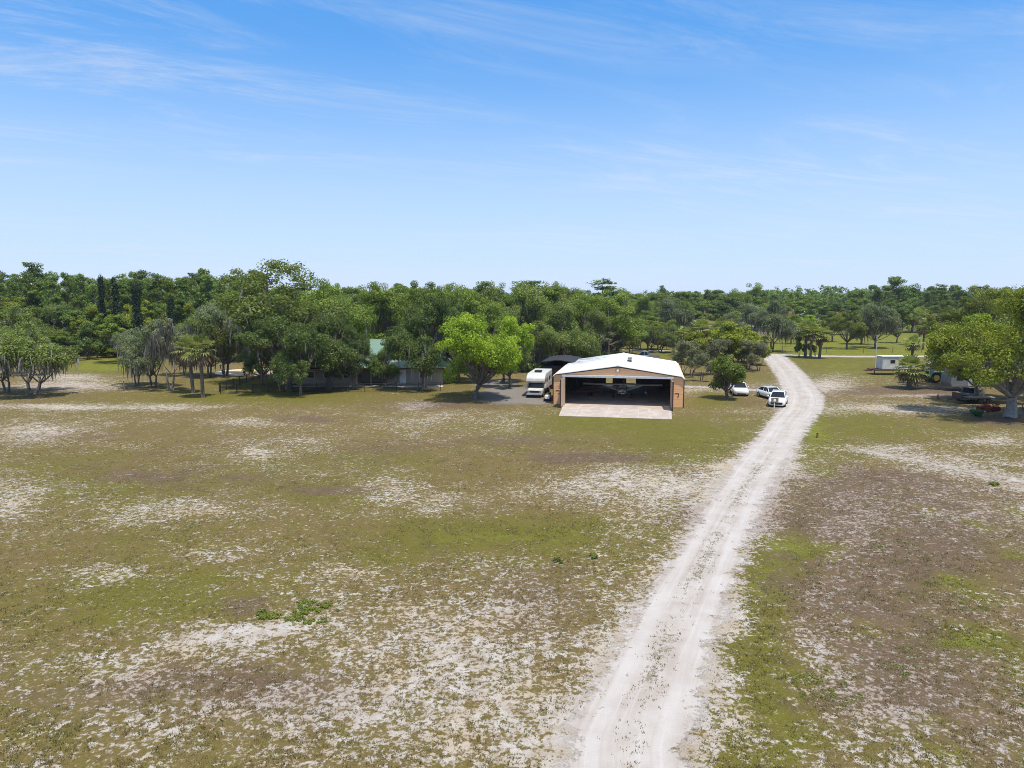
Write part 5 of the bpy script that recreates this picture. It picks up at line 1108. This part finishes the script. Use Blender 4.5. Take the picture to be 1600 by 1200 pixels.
# ------------------------------------------------------------------ woods: rows of separate trees
rw = random.Random(7)
def row(kinds, px0, px1, step, by0, by1, top0, top1, wm0, wm1, label, group, cat='tree'):
    px = px0
    while px < px1:
        by = rw.uniform(by0, by1); g_ = gpt(px, by); tp = rw.uniform(top0, top1); H = at(px, tp, g_.y).z; k = rw.choice(kinds)
        tree_at(k, g_.x, g_.y, max(H, 2.0), rw.uniform(wm0, wm1), label[k] if isinstance(label, dict) else label, group, cat, rz=rw.uniform(0, 6.28))
        px += step * rw.uniform(.7, 1.3)
WL = "woods behind the left clearing"
row(['fresh_tree', 'broadleaf', 'bush'], -60, 360, 24, 556, 560, 506, 532, 5, 8, {'fresh_tree': "yellow green young tree at the front edge of the left woods", 'broadleaf': "small green tree at the front edge of the left woods", 'bush': "green bush at the front edge of the left woods"}, WL + ", front edge")
row(['broadleaf', 'fresh_tree', 'pale_oak', 'wood_tree'], -70, 380, 25, 550, 555, 462, 492, 7, 10, {'fresh_tree': "yellow green tree in the second rank of the left woods", 'broadleaf': "green leafy tree in the second rank of the left woods", 'pale_oak': "pale green tree in the second rank of the left woods", 'wood_tree': "dark green tree in the second rank of the left woods"}, WL + ", second rank")
row(['pine', 'pine', 'broadleaf'], -80, 370, 19, 542, 549, 428, 446, 5.5, 8, {'pine': "tall dark pine in the left woods", 'broadleaf': "tall leafy tree among the pines of the left woods"}, WL + ", pines")
row(['pine', 'wood_tree', 'pine'], -80, 420, 14, 531, 540, 422, 438, 6, 9, {'pine': "tall pine along the skyline of the left woods", 'wood_tree': "broad dark crown along the skyline of the left woods"}, WL + ", skyline")
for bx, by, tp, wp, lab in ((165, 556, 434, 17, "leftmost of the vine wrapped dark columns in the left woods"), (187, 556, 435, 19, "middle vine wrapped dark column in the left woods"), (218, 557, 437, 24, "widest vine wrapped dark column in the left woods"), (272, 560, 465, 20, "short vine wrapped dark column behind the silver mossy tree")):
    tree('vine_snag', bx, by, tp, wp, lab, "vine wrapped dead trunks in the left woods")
tree('pine', 62, 545, 410, 52, "tallest flat topped pine on the left skyline", None); tree('wood_tree', 322, 540, 419, 58, "dark dome crowned tree rising above the left skyline beside the great oak", None)
WH = "oaks in the grove behind the house"
row(['live_oak', 'pale_oak', 'broadleaf', 'live_oak'], 380, 960, 36, 556, 566, 440, 458, 12, 17, {'live_oak': "broad oak in the grove behind the house", 'broadleaf': "green tree in the grove behind the house", 'pale_oak': "pale green oak in the grove behind the house"}, WH)
row(['live_oak', 'wood_tree', 'pine'], 380, 950, 34, 538, 550, 438, 452, 11, 16, {'live_oak': "far oak top behind the house grove", 'wood_tree': "dark tree top behind the house grove", 'pine': "pine top rising behind the house grove"}, WH + ", far rank")
row(['pale_oak', 'grey_shrub'], 700, 960, 30, 562, 572, 500, 530, 6, 9, {'pale_oak': "low pale tree between the house grove and the hangar", 'grey_shrub': "shrub between the house grove and the hangar"}, WH + ", low growth")
WM = "wood in the middle distance"
row(['wood_tree', 'live_oak', 'broadleaf'], 975, 1215, 20, 510, 522, 462, 478, 9, 14, {'wood_tree': "dark tree in the middle wood above the hangar", 'live_oak': "broad oak in the middle wood above the hangar", 'broadleaf': "green tree in the middle wood above the hangar"}, WM)
row(['wood_tree', 'broadleaf'], 985, 1215, 16, 500, 508, 450, 462, 11, 16, {'wood_tree': "dark tree along the top of the middle wood", 'broadleaf': "green tree along the top of the middle wood"}, WM + ", skyline")
tree('live_oak', 1170, 508, 441, 70, "highest dark green oak on the skyline of the middle wood", None); tree('pine', 1034, 505, 446, 22, "wispy pine sticking up from the middle wood", None)
row(['green_moss_oak', 'broadleaf', 'grey_shrub'], 930, 1062, 17, 545, 556, 506, 526, 5, 7.5, {'green_moss_oak': "low olive green oak in the belt behind the hangar ridge", 'broadleaf': "low dark green tree in the belt behind the hangar ridge", 'grey_shrub': "grey green shrub in the belt behind the hangar ridge"}, WM + ", belt behind the hangar")
row(['broadleaf', 'grey_shrub', 'dark_oak'], 690, 880, 20, 572, 582, 520, 552, 6, 9, {'broadleaf': "green understory tree in the shade behind the motorhome yard", 'grey_shrub': "grey shrub in the shade behind the motorhome yard", 'dark_oak': "small dark oak in the shade behind the motorhome yard"}, "understory behind the motorhome yard")
row(['olive_oak', 'broadleaf', 'pale_oak'], 925, 1090, 26, 524, 536, 486, 504, 5, 9, {'olive_oak': "olive tree below the middle wood", 'broadleaf': "green tree below the middle wood", 'pale_oak': "pale tree below the middle wood"}, WM + ", near edge")
WR = "wood beyond the far lawn"
row(['wood_tree', 'dark_oak', 'broadleaf'], 1225, 1560, 22, 512, 520, 458, 480, 10, 15, {'wood_tree': "dark tree in the wood beyond the far lawn", 'dark_oak': "dark oak in the wood beyond the far lawn", 'broadleaf': "green tree in the wood beyond the far lawn"}, WR)
row(['wood_tree', 'pine', 'wood_tree'], 1330, 1640, 18, 500, 508, 443, 456, 10, 15, {'wood_tree': "dark tree along the skyline beyond the far lawn", 'pine': "pine along the skyline beyond the far lawn"}, WR + ", skyline")
row(['olive_oak', 'moss_oak', 'bush'], 1290, 1420, 26, 522, 530, 488, 506, 6, 9, {'olive_oak': "olive tree at the edge of the far lawn", 'moss_oak': "grey mossy tree at the edge of the far lawn", 'bush': "bush at the edge of the far lawn"}, WR + ", edge")
tree('wood_tree', 1400, 506, 432, 62, "tallest round topped tree on the right skyline", None)
row(['live_oak', 'olive_oak'], 1530, 1700, 40, 560, 575, 442, 456, 11, 14, {'live_oak': "oak behind the big oaks at the right edge", 'olive_oak': "olive oak behind the big oaks at the right edge"}, "oaks behind the right edge oaks")
# dead pale trunk
p = gpt(944, 520); dt = empty("dead_tree", (p.x, p.y, 0), 0, "bare pale dead trunk standing above the grove left of the lone palm", "dead tree")
hz = at(944, 464, p.y).z
MB().tube([(0, 0, -.1), (.2, 0, hz*.4), (-.1, 0, hz*.75), (.1, 0, hz)], [.45, .36, .26, .10], 7).build("trunk", M['bark_pale'], dt)
for z0, dx, dz in ((.55, 1.4, 1.8), (.68, -1.2, 1.4), (.8, .9, 1.2)): MB().tube([(0, 0, hz*z0), (dx*.6, .2, hz*z0 + dz*.4), (dx, .2, hz*z0 + dz)], [.14, .10, .04], 6).build("branch", M['bark_pale'], dt)

# far woods to the horizon: reads as one mass
rng = np.random.RandomState(5)
Cs, Rs = [], []
def wood_band(x0, x1, y0, y1, n, h0, h1, skip=None):
    for i in range(n):
        y = y0 + (y1-y0)*rng.rand(); x = (x0 + (x1-x0)*rng.rand())*y
        h = rng.uniform(h0, h1)
        for q in range(7):
            z = h*rng.uniform(.35, .97); Cs.append((x + rng.normal(0, 1.6), y + rng.normal(0, 1.6), z)); Rs.append(rng.uniform(1.3, 2.4))
wood_band(-.85, -.02, 270, 520, 420, 10, 17); wood_band(-.05, .85, 420, 700, 520, 10, 16); wood_band(-.9, .9, 700, 1600, 900, 10, 16.5); wood_band(.34, .62, 400, 560, 160, 14, 18.5); wood_band(.08, .20, 330, 450, 90, 6, 11)
V, F, T = leaf_quads(rng, np.array(Cs), np.array(Rs), 26, 1.15, up=.4, aspect=.7)
tag(link("far_woods", mesh_np("far_woods", V, F, M['far'], T)), kind="stuff", label="far flat woodland running to the horizon", cat="woods")
# undergrowth that closes the feet of the woods
Cs, Rs = [], []
for px0, px1, by0, by1, n, h in ((-60, 380, 544, 556, 260, 2.6), (380, 700, 556, 570, 120, 2.0), (975, 1220, 512, 522, 160, 2.6), (1225, 1600, 508, 518, 240, 2.8), (690, 960, 560, 584, 260, 2.2)):
    for i in range(n):
        c = gpt(rng.uniform(px0, px1), rng.uniform(by0, by1)); Cs.append((c.x, c.y, rng.uniform(.3, 1.0)*h*.6)); Rs.append(rng.uniform(.7, 1.4)*h*.55)
V, F, T = leaf_quads(rng, np.array(Cs), np.array(Rs), 60, .5, up=.4)
tag(link("undergrowth", mesh_np("undergrowth", V, F, M['oak_dark'], T)), kind="stuff", label="dense undergrowth at the feet of the woods", cat="undergrowth")
# broad-leaved weeds in the near field
c = gpt(470, 958); rng = np.random.RandomState(9); Cs, Rs = [], []
for i in range(190):
    a = rng.rand()*2*np.pi; q = rng.rand()**.6
    x, y = c.x + math.cos(a)*q*1.75, c.y + math.sin(a)*q*1.15
    if vnoise(np.array([x*1.6 + 40]), np.array([y*1.6]), 4, 1.0)[0] < .42: continue
    Cs.append((x, y, .05)); Rs.append(rng.uniform(.06, .17))
V, F, T = leaf_quads(rng, np.array(Cs), np.array(Rs), 40, .075, up=.8, flat=.55)
tag(link("weed_patch", mesh_np("weed_patch", V, F, M['weed'], T)), kind="stuff", label="bright green patch of low weeds in the near field", cat="weeds")
for i, (px, py, r, lab) in enumerate(((870, 877, .20, "small bright green weed tuft left of the sand road, the left one of a pair"), (927, 871, .15, "small green weed tuft left of the sand road, the right one of a pair"), (1553, 758, .22, "green weed tuft on the sandy strip at the right"))):
    p = gpt(px, py); k = 7
    V, F, T = leaf_quads(rng, np.stack([rng.normal(0, r*.6, k), rng.normal(0, r*.6, k), np.full(k, .10)], -1), np.full(k, r*.6), 40, .09, up=.6)
    e = empty("weed_tuft", (p.x, p.y, 0), 0, lab, "weed"); link("leaves", mesh_np("leaves", V, F, M['weed'], T), e)
# stray green tufts in the rough pasture on the right
pts = []
while len(pts) < 330:
    px, py = rng.uniform(1230, 1640), rng.uniform(780, 1230); p = gpt(px, py)
    if fbm(np.array([p.x]), np.array([p.y]), 61, 2.5, 3)[0] < .56: continue
    pts.append((p.x, p.y, .02))
P = np.array(pts)
V, F, T = leaf_quads(rng, P, rng.uniform(.05, .20, len(P)), 30, .050, up=.9, flat=.22)
tag(link("pasture_weeds", mesh_np("pasture_weeds", V, F, M['weed'], T)), kind="stuff", label="scattered green weed clumps in the rough pasture right of the road", cat="weeds")

# ------------------------------------------------------------------ summer haze over the whole scene
hm = bpy.data.materials.new("summer_haze"); hm.use_nodes = True; hn = hm.node_tree; hn.nodes.clear()
ho = hn.nodes.new("ShaderNodeOutputMaterial"); pv = hn.nodes.new("ShaderNodeVolumePrincipled")
pv.inputs["Color"].default_value = (0.80, 0.88, 1.0, 1); pv.inputs["Density"].default_value = 0.00012; pv.inputs["Anisotropy"].default_value = 0.2
hn.links.new(pv.outputs[0], ho.inputs["Volume"])
tag(MB().box(-5200, 5200, -420, 7200, -1.5, 24.5).build("haze", hm), kind="stuff", label="thin summer haze", cat="haze")
